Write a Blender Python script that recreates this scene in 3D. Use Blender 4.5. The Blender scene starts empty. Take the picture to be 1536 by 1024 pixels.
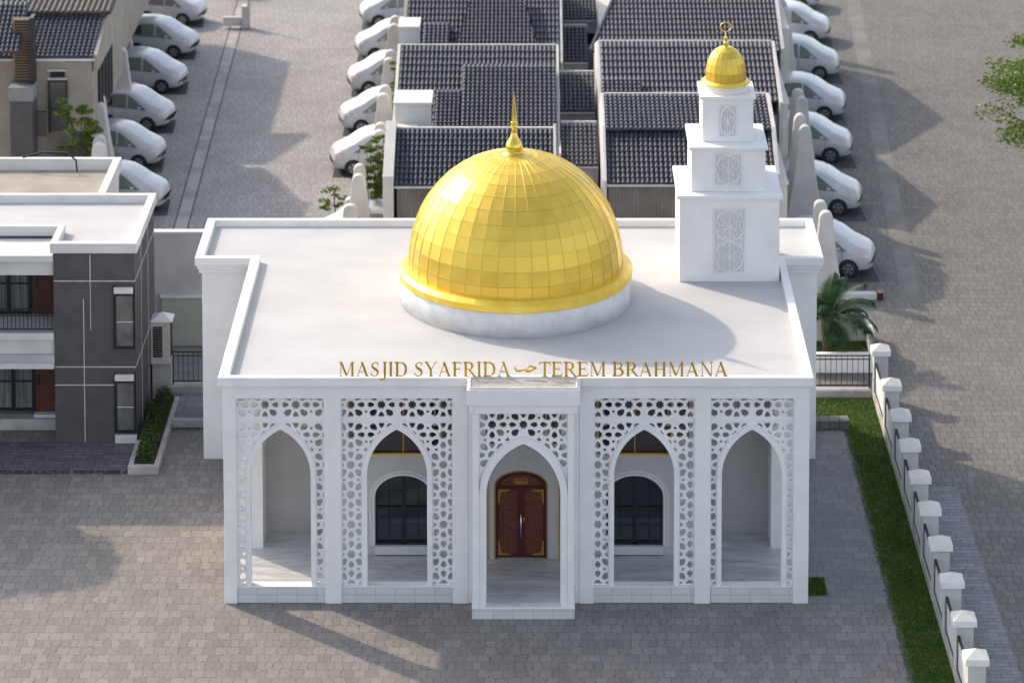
import bpy, bmesh, math, random
from mathutils import Vector, Matrix
random.seed(7)
PI = math.pi
sc = bpy.context.scene
COL = sc.collection

# ------------------------------------------------------------------ materials
def new_mat(name, col=(.5,.5,.5), rough=.6, metal=0.0, spec=.5):
    m = bpy.data.materials.new(name); m.use_nodes = True
    nt = m.node_tree; b = nt.nodes['Principled BSDF']
    b.inputs['Base Color'].default_value = (*col, 1); b.inputs['Roughness'].default_value = rough
    b.inputs['Metallic'].default_value = metal; b.inputs['Specular IOR Level'].default_value = spec
    return m, nt, b
def N(nt, t, **kw):
    n = nt.nodes.new(t)
    for k, v in kw.items():
        if k in n.inputs: n.inputs[k].default_value = v
        else: setattr(n, k, v)
    return n
def ramp(nt, fac, stops):
    r = nt.nodes.new('ShaderNodeValToRGB'); e = r.color_ramp.elements
    while len(e) < len(stops): e.new(.5)
    for i, (p, c) in enumerate(stops):
        e[i].position = p; e[i].color = (*c, 1) if len(c) == 3 else c
    nt.links.new(fac, r.inputs['Fac']); return r
def coords(nt, scale=(1,1,1), loc=(0,0,0)):
    tc = nt.nodes.new('ShaderNodeTexCoord'); mp = nt.nodes.new('ShaderNodeMapping')
    mp.inputs['Scale'].default_value = scale; mp.inputs['Location'].default_value = loc
    g = nt.nodes.new('ShaderNodeNewGeometry')
    nt.links.new(g.outputs['Position'], mp.inputs['Vector']); return mp.outputs['Vector']
def bump(nt, b, h, strength=.3, dist=.01):
    n = N(nt, 'ShaderNodeBump', Strength=strength, Distance=dist)
    nt.links.new(h, n.inputs['Height']); nt.links.new(n.outputs['Normal'], b.inputs['Normal'])
def noisy(name, c1, c2, scale=3, rough=.7, detail=6, bs=.15, bscale=60, metal=0, lo=.35, hi=.65, stretch=(1,1,1), spec=.4):
    m, nt, b = new_mat(name, c1, rough, metal, spec)
    v = coords(nt, stretch)
    n = N(nt, 'ShaderNodeTexNoise', Scale=scale, Detail=detail, Roughness=.6); nt.links.new(v, n.inputs['Vector'])
    r = ramp(nt, n.outputs['Fac'], [(lo, c1), (hi, c2)]); nt.links.new(r.outputs['Color'], b.inputs['Base Color'])
    if bs:
        n2 = N(nt, 'ShaderNodeTexNoise', Scale=bscale, Detail=3); nt.links.new(v, n2.inputs['Vector'])
        bump(nt, b, n2.outputs['Fac'], bs, .01)
    return m

def paver_mat(name, c_a, c_b, c_m, w=.30, h=.40, warp=.07, mortar=.012, offs=.5, stain=.8, bstr=.5):
    m, nt, b = new_mat(name, c_a, .85, 0, .3)
    v = coords(nt)
    n0 = N(nt, 'ShaderNodeTexNoise', Scale=2.6, Detail=2); nt.links.new(v, n0.inputs['Vector'])
    sub = N(nt, 'ShaderNodeVectorMath', operation='SUBTRACT'); sub.inputs[1].default_value = (.5,.5,.5)
    nt.links.new(n0.outputs['Color'], sub.inputs[0])
    sca = N(nt, 'ShaderNodeVectorMath', operation='SCALE'); sca.inputs['Scale'].default_value = warp*1.7
    nt.links.new(sub.outputs[0], sca.inputs[0])
    add = N(nt, 'ShaderNodeVectorMath', operation='ADD'); nt.links.new(v, add.inputs[0]); nt.links.new(sca.outputs[0], add.inputs[1])
    # per-brick jitter of the joints
    n1 = N(nt, 'ShaderNodeTexNoise', Scale=7.0, Detail=2); nt.links.new(v, n1.inputs['Vector'])
    sub1 = N(nt, 'ShaderNodeVectorMath', operation='SUBTRACT'); sub1.inputs[1].default_value = (.5,.5,.5)
    nt.links.new(n1.outputs['Color'], sub1.inputs[0])
    sca1 = N(nt, 'ShaderNodeVectorMath', operation='SCALE'); sca1.inputs['Scale'].default_value = warp*2.6
    nt.links.new(sub1.outputs[0], sca1.inputs[0])
    add1 = N(nt, 'ShaderNodeVectorMath', operation='ADD'); nt.links.new(add.outputs[0], add1.inputs[0]); nt.links.new(sca1.outputs[0], add1.inputs[1])
    br = N(nt, 'ShaderNodeTexBrick', Scale=1.0); br.offset = offs; br.squash = .7; br.squash_frequency = 3
    br.inputs['Brick Width'].default_value = w; br.inputs['Row Height'].default_value = h
    br.inputs['Mortar Size'].default_value = mortar; br.inputs['Mortar Smooth'].default_value = .4
    br.inputs['Color1'].default_value = (*c_a,1); br.inputs['Color2'].default_value = (*c_b,1); br.inputs['Mortar'].default_value = (*c_m,1)
    br.inputs['Bias'].default_value = 0
    nt.links.new(add1.outputs[0], br.inputs['Vector'])
    n2 = N(nt, 'ShaderNodeTexNoise', Scale=.35, Detail=5, Roughness=.65); nt.links.new(v, n2.inputs['Vector'])
    r2 = ramp(nt, n2.outputs['Fac'], [(.3, (stain,)*3), (.7, (1,1,1))])
    n3 = N(nt, 'ShaderNodeTexNoise', Scale=14, Detail=4, Roughness=.7); nt.links.new(v, n3.inputs['Vector'])
    r3 = ramp(nt, n3.outputs['Fac'], [(.25, (.72,.72,.74)), (.7, (1.08,1.07,1.05))])
    mx = N(nt, 'ShaderNodeMix', data_type='RGBA', blend_type='MULTIPLY'); mx.inputs[0].default_value = 1
    nt.links.new(br.outputs['Color'], mx.inputs[6]); nt.links.new(r2.outputs['Color'], mx.inputs[7])
    mx2 = N(nt, 'ShaderNodeMix', data_type='RGBA', blend_type='MULTIPLY'); mx2.inputs[0].default_value = 1
    nt.links.new(mx.outputs[2], mx2.inputs[6]); nt.links.new(r3.outputs['Color'], mx2.inputs[7])
    nt.links.new(mx2.outputs[2], b.inputs['Base Color'])
    inv = N(nt, 'ShaderNodeMath', operation='SUBTRACT'); inv.inputs[0].default_value = 1; nt.links.new(br.outputs['Fac'], inv.inputs[1])
    ad = N(nt, 'ShaderNodeMath', operation='MULTIPLY_ADD'); nt.links.new(n3.outputs['Fac'], ad.inputs[0]); ad.inputs[1].default_value = .5
    nt.links.new(inv.outputs[0], ad.inputs[2])
    bump(nt, b, ad.outputs[0], bstr, .02)
    return m

M = {}
M['plaster'] = noisy('white_plaster', (.77,.76,.76), (.84,.83,.825), 1.3, .75, 7, .12, 45)
M['deck'] = noisy('roof_deck_white', (.455,.455,.46), (.505,.505,.508), .55, .8, 9, .1, 30, lo=.38, hi=.62, stretch=(1,1.4,1))
M['reliefshade'] = noisy('relief_shade_plaster', (.58,.58,.585), (.64,.64,.64), 3, .85)  # greyer than the tower, shade of a recess put into the colour
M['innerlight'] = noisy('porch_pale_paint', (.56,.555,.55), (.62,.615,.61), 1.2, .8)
M['innershade'] = noisy('porch_shade_grey', (.40,.392,.385), (.46,.452,.445), 1.2, .8)  # deep porch shade put into the colour of the back lining
M['greyplaster'] = noisy('grey_plaster', (.42,.42,.43), (.50,.50,.51), 1.2, .8)
M['fin'] = noisy('fin_plaster', (.50,.485,.47), (.60,.585,.57), 1.5, .85)
M['beige'] = noisy('beige_plaster', (.29,.26,.225), (.36,.325,.28), 1.2, .85)
M['cream'] = noisy('cream_plaster', (.60,.58,.53), (.68,.65,.60), 1.5, .8)
M['charcoal'] = noisy('charcoal_render', (.078,.074,.075), (.10,.095,.096), 1.4, .75, bs=.1)
M['charcoalcap'] = noisy('weathered_cap', (.20,.20,.21), (.26,.26,.27), 2, .8, bs=0)
M['housewhite'] = noisy('aged_white_paint', (.60,.59,.575), (.68,.67,.655), 1.1, .8, 7, .1, 40)
M['trim'] = noisy('pale_trim', (.62,.62,.63), (.70,.70,.70), 2, .7, bs=0)
M['darkmetal'] = new_mat('dark_metal', (.018,.02,.024), .4, .3)[0]
M['rail'] = new_mat('black_railing', (.02,.022,.025), .45, .4)[0]
M['wooddoor'] = noisy('brown_door_wood', (.085,.030,.018), (.14,.05,.03), 4, .45, 6, .1, 40, stretch=(6,1,1))
M['goldtrim'] = new_mat('gold_trim', (.72,.42,.06), .35, .9)[0]
M['letter'] = new_mat('gold_letter', (.66,.42,.045), .32, .75)[0]
M['tyre'] = new_mat('tyre_rubber', (.025,.025,.028), .85)[0]
M['rim'] = new_mat('alloy_rim', (.38,.38,.40), .35, .8)[0]
M['carglass'] = new_mat('car_glass', (.16,.20,.18), .12, .0, .9)[0]
M['darkglass'] = new_mat('dark_car_glass', (.035,.045,.045), .1, 0, .9)[0]
M['windshield'] = new_mat('sky_reflect_windscreen', (.50,.52,.55), .15, .3, .9)[0]  # reflected sky put into the glass as a pale colour
M['lamp'] = new_mat('headlamp', (.62,.42,.34), .2, .1, .8)[0]
M['seam'] = new_mat('door_seam', (.10,.105,.12), .6)[0]
M['steel'] = new_mat('polished_steel', (.75,.75,.77), .18, 1.0)[0]
M['bronze'] = noisy('bronze_panel',(.10,.075,.06),(.20,.16,.13),3,.4,bs=0)
M['globe'] = new_mat('cream_lamp_glass',(.80,.66,.50),.4)[0]
M['dark'] = new_mat('dark_interior', (.012,.013,.015), .8)[0]
M['glasspanel'] = noisy('porch_roof_glass', (.45,.45,.46), (.15,.15,.16), 2.2, .12, 5, 0, lo=.5, hi=.72, stretch=(1,5,1), spec=.8)
M['bark'] = noisy('bark', (.10,.07,.05), (.17,.13,.10), 8, .9, bs=.4, bscale=20)
M['soil'] = noisy('soil', (.05,.04,.03), (.09,.07,.05), 6, .95)
M['curtain'] = noisy('curtain', (.08,.085,.09), (.20,.205,.21), 5, .6, 2, 0, stretch=(4,1,.15))
M['louver'] = new_mat('brown_louver', (.13,.085,.05), .7)[0]
M['greentint'] = noisy('pale_green_wall', (.36,.39,.33), (.42,.44,.38), 2, .85)

def carpaint():
    m, nt, b = new_mat('white_car_paint', (.62,.63,.66), .28, 0, .6)
    b.inputs['Coat Weight'].default_value = .6; b.inputs['Coat Roughness'].default_value = .12
    v = coords(nt); n = N(nt,'ShaderNodeTexNoise',Scale=1.5,Detail=3); nt.links.new(v,n.inputs['Vector'])
    r = ramp(nt,n.outputs['Fac'],[(.3,(.47,.48,.51)),(.7,(.55,.56,.59))]); nt.links.new(r.outputs['Color'],b.inputs['Base Color'])
    return m
M['paint'] = carpaint()
def gold():
    m, nt, b = new_mat('gold_panels', (.85,.60,.08), .33, .55, .6)
    v = coords(nt)
    # each panel is its own island of the mesh: vary it a little
    g = nt.nodes.new('ShaderNodeNewGeometry')
    r = ramp(nt, g.outputs['Random Per Island'], [(0,(.83,.57,.080)),(1,(.86,.60,.095))])
    n = N(nt,'ShaderNodeTexNoise',Scale=2.5,Detail=6); nt.links.new(v,n.inputs['Vector'])
    r2 = ramp(nt,n.outputs['Fac'],[(.3,(.9,.9,.9)),(.7,(1,1,1))])
    mx = N(nt,'ShaderNodeMix',data_type='RGBA',blend_type='MULTIPLY'); mx.inputs[0].default_value=1
    nt.links.new(r.outputs['Color'],mx.inputs[6]); nt.links.new(r2.outputs['Color'],mx.inputs[7]); nt.links.new(mx.outputs[2],b.inputs['Base Color'])
    r3 = ramp(nt,n.outputs['Fac'],[(.3,(.30,)*3),(.7,(.42,)*3)]); nt.links.new(r3.outputs['Color'],b.inputs['Roughness'])
    return m
M['gold'] = gold()
M['goldring'] = noisy('gold_ring', (.82,.56,.07), (.90,.65,.11), 2, .42, 4, 0, metal=.45)
M['finial'] = new_mat('finial_gold', (.80,.58,.12), .25, .9)[0]
M['drum'] = noisy('drum_marble', (.56,.56,.58), (.74,.735,.74), 1.6, .6, 9, .15, 50, lo=.3, hi=.6)
def marble():
    m, nt, b = new_mat('floor_marble', (.5,.5,.5), .25, 0, .6)
    v = coords(nt, (.7,3.2,1))
    n = N(nt,'ShaderNodeTexNoise',Scale=1.3,Detail=8,Roughness=.6,Distortion=.8); nt.links.new(v,n.inputs['Vector'])
    r = ramp(nt,n.outputs['Fac'],[(.3,(.36,.37,.385)),(.5,(.52,.525,.535)),(.7,(.63,.63,.635))]); nt.links.new(r.outputs['Color'],b.inputs['Base Color'])
    return m
M['marble'] = marble()
def tile_face():
    m, nt, b = new_mat('plinth_tiles', (.6,.6,.6), .4)
    v = coords(nt)
    sx = nt.nodes.new('ShaderNodeSeparateXYZ'); cx = nt.nodes.new('ShaderNodeCombineXYZ')
    nt.links.new(v,sx.inputs[0]); nt.links.new(sx.outputs['X'],cx.inputs['X']); nt.links.new(sx.outputs['Z'],cx.inputs['Y'])
    br = N(nt,'ShaderNodeTexBrick',Scale=1); br.offset=0
    br.inputs['Brick Width'].default_value=.5; br.inputs['Row Height'].default_value=.215; br.inputs['Mortar Size'].default_value=.006
    br.inputs['Color1'].default_value=(.60,.60,.60,1); br.inputs['Color2'].default_value=(.67,.665,.66,1); br.inputs['Mortar'].default_value=(.36,.35,.34,1)
    nt.links.new(cx.outputs[0],br.inputs['Vector']); nt.links.new(br.outputs['Color'],b.inputs['Base Color'])
    return m
M['plinth'] = tile_face()
def roof_tile():
    m, nt, b = new_mat('navy_roof_tiles', (.03,.04,.07), .55, 0, .4)
    v = coords(nt)
    n = N(nt,'ShaderNodeTexNoise',Scale=5,Detail=4); nt.links.new(v,n.inputs['Vector'])
    r = ramp(nt,n.outputs['Fac'],[(.3,(.020,.028,.048)),(.7,(.070,.072,.098))]); nt.links.new(r.outputs['Color'],b.inputs['Base Color'])
    b.inputs['Roughness'].default_value=.45; b.inputs['Specular IOR Level'].default_value=.6
    return m
M['tile'] = roof_tile()
M['browntile'] = noisy('brown_roof_tiles', (.05,.042,.040), (.10,.085,.075), 5, .65, bs=0)
M['corr'] = noisy('corrugated_cladding', (.17,.155,.14), (.24,.22,.20), 1.5, .7, bs=0)
def carved_door():
    m, nt, b = new_mat('carved_door_wood', (.13,.03,.02), .4)
    v = coords(nt)
    vo = N(nt,'ShaderNodeTexVoronoi',Scale=26); nt.links.new(v,vo.inputs['Vector'])
    r = ramp(nt,vo.outputs['Distance'],[(.1,(.30,.075,.032)),(.55,(.10,.020,.012))]); nt.links.new(r.outputs['Color'],b.inputs['Base Color'])
    bump(nt,b,vo.outputs['Distance'],.6,.01); return m
M['carved'] = carved_door()
M['redwood'] = noisy('dark_red_wood', (.075,.012,.010), (.11,.020,.015), 5, .35, bs=.05)
def glass_dark():
    m, nt, b = new_mat('dark_window_glass', (.014,.022,.034), .07, 0, .8)
    v = coords(nt, (1.2,1,1.1))
    br = N(nt,'ShaderNodeTexBrick',Scale=1); br.offset=.3
    return m
M['glass'] = glass_dark()
M['smoke'] = noisy('window_glass_tinted', (.06,.065,.065), (.17,.17,.16), 1.2, .12, 2, 0, spec=.8)
def leafmat(name, a, c):
    m, nt, b = new_mat(name, a, .55, 0, .35)
    g = nt.nodes.new('ShaderNodeNewGeometry')
    r = ramp(nt,g.outputs['Random Per Island'],[(0,a),(.9,c),(1,(c[0]*1.5,c[1]*1.05,c[2]))]); nt.links.new(r.outputs['Color'],b.inputs['Base Color'])
    tr = N(nt,'ShaderNodeBsdfTranslucent'); nt.links.new(r.outputs['Color'],tr.inputs['Color'])
    mx = nt.nodes.new('ShaderNodeMixShader'); mx.inputs[0].default_value=.3
    nt.links.new(b.outputs[0],mx.inputs[1]); nt.links.new(tr.outputs[0],mx.inputs[2])
    nt.links.new(mx.outputs[0],nt.nodes['Material Output'].inputs['Surface']); return m
M['leaf'] = leafmat('tree_leaves', (.045,.10,.014), (.17,.25,.035))
M['palmleaf'] = leafmat('palm_leaves', (.010,.034,.008), (.035,.085,.022))
M['hedge'] = leafmat('hedge_leaves', (.025,.06,.012), (.08,.13,.025))
M['redleaf'] = leafmat('hedge_new_growth', (.14,.07,.02), (.20,.14,.05))
M['grassblade'] = leafmat('grass_blades', (.035,.10,.010), (.11,.20,.028))
M['turf'] = noisy('turf_ground', (.035,.070,.012), (.15,.16,.05), 1.6, .95, 8, .5, 30)

M['pave'] = paver_mat('court_pavers', (.232,.216,.203), (.305,.284,.264), (.13,.126,.128), mortar=.010, bstr=.3)
M['pave_far'] = paver_mat('road_pavers', (.168,.159,.150), (.208,.198,.188), (.115,.109,.105), warp=.04, mortar=.018, bstr=.25)
M['pave_left'] = paver_mat('left_road_pavers', (.325,.315,.31), (.385,.375,.37), (.23,.225,.225), warp=.04, mortar=.018, bstr=.25)
M['pave_dark'] = paver_mat('dark_pavers', (.12,.105,.12), (.18,.165,.18), (.06,.055,.06), w=.42, h=.22, warp=.04)
M['pave_blue'] = paver_mat('grey_blue_pavers', (.21,.215,.24), (.29,.29,.31), (.13,.13,.14), w=.55, h=.2, warp=.03, mortar=.01)
M['pave_grey'] = paver_mat('grey_side_pavers', (.24,.24,.245), (.29,.29,.295), (.18,.178,.178), w=.42, h=.38, warp=.03, mortar=.010)
M['pad'] = paver_mat('charcoal_block_pattern', (.065,.065,.075), (.10,.10,.11), (.04,.04,.045), w=.3, h=.3, warp=.02)
M['gutter'] = noisy('gutter_concrete', (.150,.143,.136), (.195,.187,.178), .7, .9, 6, .3, 40, lo=.42, hi=.58)
M['gutterlight'] = noisy('pale_gutter_concrete', (.27,.26,.255), (.36,.35,.34), .7, .9, 6, .3, 40, lo=.42, hi=.58)
M['concrete'] = noisy('old_concrete', (.34,.335,.32), (.50,.49,.47), 1.8, .9, 8, .3, 40)

# ------------------------------------------------------------------ helpers
def children(o): return [c for c in bpy.data.objects if c.parent == o]
def tag(o, label=None, cat=None, group=None, kind=None):
    if label: o['label'] = label
    if cat: o['category'] = cat
    if group: o['group'] = group
    if kind: o['kind'] = kind
    return o
def empty(name, loc, rz=0, label=None, cat=None, group=None):
    o = bpy.data.objects.new(name, None); COL.objects.link(o)
    o.empty_display_size = .2
    o.location = loc; o.rotation_euler = (0,0,rz); return tag(o, label, cat, group)
class MB:
    def __init__(s): s.v=[]; s.f=[]
    def add(s, vs, fs):
        n=len(s.v); s.v+= [tuple(p) for p in vs]; s.f+=[tuple(i+n for i in f) for f in fs]; return s
    def box(s, x0,x1,y0,y1,z0,z1):
        v=[(x0,y0,z0),(x1,y0,z0),(x1,y1,z0),(x0,y1,z0),(x0,y0,z1),(x1,y0,z1),(x1,y1,z1),(x0,y1,z1)]
        return s.add(v,[(0,3,2,1),(4,5,6,7),(0,1,5,4),(1,2,6,5),(2,3,7,6),(3,0,4,7)])
    def pyr(s, x0,x1,y0,y1,z0,z1):
        cx,cy=(x0+x1)/2,(y0+y1)/2
        return s.add([(x0,y0,z0),(x1,y0,z0),(x1,y1,z0),(x0,y1,z0),(cx,cy,z1)],[(0,3,2,1),(0,1,4),(1,2,4),(2,3,4),(3,0,4)])
    def prism_y(s, poly, y0, y1):      # poly = [(x,z)] counter-clockwise seen from the front (-Y)
        n=len(poly); v=[(x,y0,z) for x,z in poly]+[(x,y1,z) for x,z in poly]
        f=[tuple(range(n)), tuple(range(2*n-1,n-1,-1))]
        for i in range(n):
            j=(i+1)%n; f.append((j,i,i+n,j+n))
        return s.add(v,f)
    def prism_z(s, poly, z0, z1):
        n=len(poly); v=[(x,y,z0) for x,y in poly]+[(x,y,z1) for x,y in poly]
        f=[tuple(range(n-1,-1,-1)), tuple(range(n,2*n))]
        for i in range(n):
            j=(i+1)%n; f.append((i,j,j+n,i+n))
        return s.add(v,f)
    def lathe(s, prof, cx, cy, n=32, closed=False):
        m=len(prof); v=[]
        for k in range(n):
            a=2*PI*k/n; v+=[(cx+r*math.cos(a),cy+r*math.sin(a),z) for r,z in prof]
        f=[]
        for k in range(n):
            k2=(k+1)%n
            for i in range(m-1): f.append((k*m+i,k2*m+i,k2*m+i+1,k*m+i+1))
        return s.add(v,f)
    def tube(s, pts, r, n=6, taper=None):
        pts=[Vector(p) for p in pts]; rings=[]
        base=len(s.v)
        for i,p in enumerate(pts):
            d=(pts[min(i+1,len(pts)-1)]-pts[max(i-1,0)]).normalized()
            a=d.cross(Vector((0,0,1)))
            if a.length<.1: a=d.cross(Vector((1,0,0)))
            a.normalize(); b=d.cross(a)
            rr=r if taper is None else r+(taper-r)*i/(len(pts)-1)
            for k in range(n):
                t=2*PI*k/n; q=p+a*rr*math.cos(t)+b*rr*math.sin(t); s.v.append(tuple(q))
        for i in range(len(pts)-1):
            for k in range(n):
                k2=(k+1)%n; s.f.append((base+i*n+k,base+i*n+k2,base+(i+1)*n+k2,base+(i+1)*n+k))
        s.f.append(tuple(base+k for k in range(n-1,-1,-1))); s.f.append(tuple(base+(len(pts)-1)*n+k for k in range(n)))
        return s
    def build(s, name, mat, parent=None, smooth=False, bevel=0, loc=None):
        me=bpy.data.meshes.new(name); me.from_pydata(s.v,[],s.f); me.materials.append(mat)
        bm=bmesh.new(); bm.from_mesh(me); bmesh.ops.recalc_face_normals(bm,faces=bm.faces)
        bm.to_mesh(me); bm.free()
        if smooth:
            for p in me.polygons: p.use_smooth=True
        o=bpy.data.objects.new(name,me); COL.objects.link(o)
        if parent is not None:
            o.parent=parent
            if loc is None: loc=None
        if bevel:
            b=o.modifiers.new('bevel','BEVEL'); b.width=bevel; b.segments=2; b.limit_method='ANGLE'; b.angle_limit=math.radians(50)
        return o
def box(name, mat, parent, *a, bevel=.008):
    return MB().box(*a).build(name, mat, parent, bevel=bevel)
def copy_tree(o, parent=None):
    c=o.copy(); COL.objects.link(c); c.parent=parent
    for ch in children(o): copy_tree(ch,c)
    return c
def plate(outline, holes, y0, y1, name, mat, parent=None):
    """filled outline in the XZ plane with holes, between y0 and y1"""
    cu=bpy.data.curves.new('tmp','CURVE'); cu.dimensions='2D'; cu.fill_mode='BOTH'; cu.extrude=abs(y1-y0)/2
    for poly in [outline]+holes:
        sp=cu.splines.new('POLY'); sp.points.add(len(poly)-1); sp.use_cyclic_u=True
        for p,(x,z) in zip(sp.points,poly): p.co=(x,z,0,1)
    o=bpy.data.objects.new('tmp',cu); COL.objects.link(o)
    dg=bpy.context.evaluated_depsgraph_get(); me=bpy.data.meshes.new_from_object(o.evaluated_get(dg))
    bpy.data.objects.remove(o); bpy.data.curves.remove(cu)
    ym=(y0+y1)/2
    for v in me.vertices:
        x,y,z=v.co; v.co=(x,ym-z,y)
    me.name=name; me.materials.clear(); me.materials.append(mat)
    for p in me.polygons: p.use_smooth=False
    bm=bmesh.new(); bm.from_mesh(me); bmesh.ops.remove_doubles(bm,verts=bm.verts,dist=1e-5); bmesh.ops.recalc_face_normals(bm,faces=bm.faces); bm.to_mesh(me); bm.free()
    ob=bpy.data.objects.new(name,me); COL.objects.link(ob)
    if parent is not None: ob.parent=parent
    return ob
def arch_pts(cx, w, zs, za, off=0.0, z0=None, n=14):
    """pointed arch outline from bottom left, up and over, to bottom right"""
    rise=za-zs; c=max((rise*rise-w*w)/(2*w),0.0); r=w+c+off
    pts=[]
    if z0 is not None: pts.append((cx-w-off,z0))
    top=math.acos(min(1,c/r))
    for i in range(n+1):
        a=top*i/n; pts.append((cx+c-r*math.cos(a), zs+r*math.sin(a)))
    R=[(2*cx-x,z) for x,z in reversed(pts[:-1])]
    return pts+R
def round_arch(cx,w,zs,off=0,z0=None,n=20,rise=None):
    rise = w if rise is None else rise
    pts=[]
    if z0 is not None: pts.append((cx-w-off,z0))
    for i in range(n+1):
        a=PI-PI*i/n; pts.append((cx+(w+off)*math.cos(a), zs+(rise+off)*math.sin(a)))
    if z0 is not None: pts.append((cx+w+off,z0))
    return pts
def band(inner, outer, y0, y1, name, mat, parent=None, bevel=0):
    """a band between two open outlines of the same length"""
    m=MB(); n=len(inner)
    v=[(x,y0,z) for x,z in inner]+[(x,y0,z) for x,z in outer]+[(x,y1,z) for x,z in inner]+[(x,y1,z) for x,z in outer]
    f=[]
    for i in range(n-1):
        f+=[(i,i+1,n+i+1,n+i),(2*n+i,3*n+i,3*n+i+1,2*n+i+1),(i,2*n+i,2*n+i+1,i+1),(n+i,n+i+1,3*n+i+1,3*n+i)]
    f+=[(0,n,3*n,2*n),(n-1,3*n-1,4*n-1,2*n-1)]
    return m.add(v,f).build(name,mat,parent,bevel=bevel)
def clip(poly, nx, nz, d):   # keep points with nx*x+nz*z >= d
    out=[]
    for i in range(len(poly)):
        a=poly[i]; b=poly[(i+1)%len(poly)]
        da=nx*a[0]+nz*a[1]-d; db=nx*b[0]+nz*b[1]-d
        if da>=0: out.append(a)
        if (da>=0)!=(db>=0):
            t=da/(da-db); out.append((a[0]+t*(b[0]-a[0]),a[1]+t*(b[1]-a[1])))
    return out
def area(p):
    return abs(sum(p[i][0]*p[(i+1)%len(p)][1]-p[(i+1)%len(p)][0]*p[i][1] for i in range(len(p))))/2

# ------------------------------------------------------------------ ground
def sheet(name, poly, z, mat):
    m=MB(); m.add([(x,y,z) for x,y in poly],[tuple(range(len(poly)))]); o=m.build(name,mat); o['kind']='structure'; return o
sheet('ground', [(-400,-60),(400,-60),(400,700),(-400,700)], -.012, M['pave_far'])
sheet('left_road', [(-30,18.42),(-5.2,18.42),(-5.0,110),(-30,110)], -.009, M['pave_left'])
sheet('courtyard_paving', [(-60,-40),(9.02,-40),(9.02,11.3),(-10.2,11.3),(-60,11.3)], 0.0, M['pave'])
sheet('side_path', [(7.0,-5.4+5.4),(9.0,0),(9.0,11.28),(7.0,11.28)], .004, M['pave_grey'])
sheet('pavement_band', [(10.62,-20),(11.75,-20),(11.75,7.3),(10.62,7.3)], -.006, M['pave_blue'])
# gutters along both roads
def strip(name, x0a, x0b, ya, yb, w, z, mat):
    return sheet(name, [(x0a,ya),(x0a+w,ya),(x0b+w,yb),(x0b,yb)], z, mat)
strip('gutter', -12.35, -13.9, 20, 80, .05, -.006, M['pad'])
strip('gutter', -12.29, -13.84, 20, 80, .42, -.006, M['gutterlight'])
strip('gutter', -11.86, -13.41, 20, 80, .05, -.006, M['pad'])
strip('gutter', 12.0, 15.2, 22, 80, .62, -.006, M['gutter'])
strip('parking_strip', 10.75, 12.9, 20.5, 80, 1.2, -.007, M['pave_far'])

# ------------------------------------------------------------------ mosque
ZR=5.92; ZD=5.68
mosque=empty('mosque',(-.43,0,0),0,'white mosque with golden dome, stepped tower and five lattice arches','mosque')
MOSQUE_PARTS=[]
def mp(o):
    o.parent=mosque; o.location=(.43,0,0); return o
def mbox(name,mat,*a,bevel=.008): return mp(box(name,mat,None,*a,bevel=bevel))
XL,XR=-7.83,6.97
# pillars of the front
for a,b in [(XL,-7.51),(-5.28,-4.86),(-2.04,-1.655),(1.165,1.53),(4.08,4.48),(6.58,XR)]:
    mbox('pillar',M['plaster'],a,b,0,.36,0,5.35)
mbox('beam',M['plaster'],XL,XR,.002,.36,5.35,5.70)
# plinths and floor
bays=[(-7.51,-5.28),(-4.86,-2.04),(1.53,4.08),(4.48,6.58)]
for a,b in bays: mbox('plinth',M['plinth'],a,b,.05,.34,0,.41)
for a,b in bays: mbox('plinth_cap',M['plaster'],a+.002,b-.002,.03,.34,.412,.435,bevel=.004)
mbox('porch_floor',M['marble'],XL+.02,XR-.02,.345,3.36,0,.41,bevel=0)
# side returns and body
wall=MB()
wall.box(XL,-7.06,2.39,3.38,0,5.5)          # thick left return
wall.box(6.2,XR,2.39,3.38,0,5.5)
wall.box(XL,XR,3.38,9.2,0,5.5)              # prayer hall front body
wall.box(XL,XL+.3,.362,2.388,4.75,5.5); wall.box(XR-.3,XR,.362,2.388,4.75,5.5)   # lintels over the side openings
wall.box(XL,XR,.362,3.378,5.36,5.48)        # porch ceiling
mp(MB().box(-7.055,6.195,3.355,3.378,.412,5.355).build('porch_shade_lining',M['innershade']))  # thin lining over the hall wall, painted darker to deepen the porch shade
mp(wall.build('wall',M['plaster'],bevel=.01))
wing=MB(); wing.box(-9.35,8.0,9.202,12.35,0,5.44); mp(wing.build('wing_wall',M['plaster'],bevel=.012))
# cornice steps of the wings
c=MB()
for k,(o,z0,z1) in enumerate([(.10,5.44,5.58),(.17,5.582,5.70)]):
    c.box(-9.35-o*.7,8.0+o*.7,9.2-o,12.35+o*.4,z0,z1)
mp(c.build('cornice',M['plaster'],bevel=.006))
# roof deck (T shape) and parapets
deck=MB().prism_z([(XL,-.0),(XR,-.0),(XR,9.3),(7.95,9.3),(7.95,12.3),(-9.3,12.3),(-9.3,9.3),(XL,9.3)],5.702,5.735)
mp(deck.build('roof_deck',M['deck']))
pw=.20; ZP=5.93
par=MB()
par.box(-7.94,-1.66,-.10,.10,5.70,ZP); par.box(1.16,7.06,-.10,.10,5.70,ZP); par.box(-1.655,1.155,-.02,.10,5.70,ZP)
par.box(-7.94,-7.94+.26,.102,8.95,5.70,ZP); par.box(7.06-.2,7.06,.102,8.95,5.70,ZP)
par.box(-9.52,-7.68,8.952,9.15,5.702,ZP+.002); par.box(6.86,8.16,8.952,9.15,5.702,ZP+.002)
par.box(-9.52,-9.28,9.152,12.46,5.702,ZP); par.box(7.94,8.16,9.152,12.46,5.702,ZP)
par.box(-9.278,7.938,12.26,12.46,5.702,ZP)
mp(par.build('parapet',M['plaster'],bevel=.012))
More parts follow.
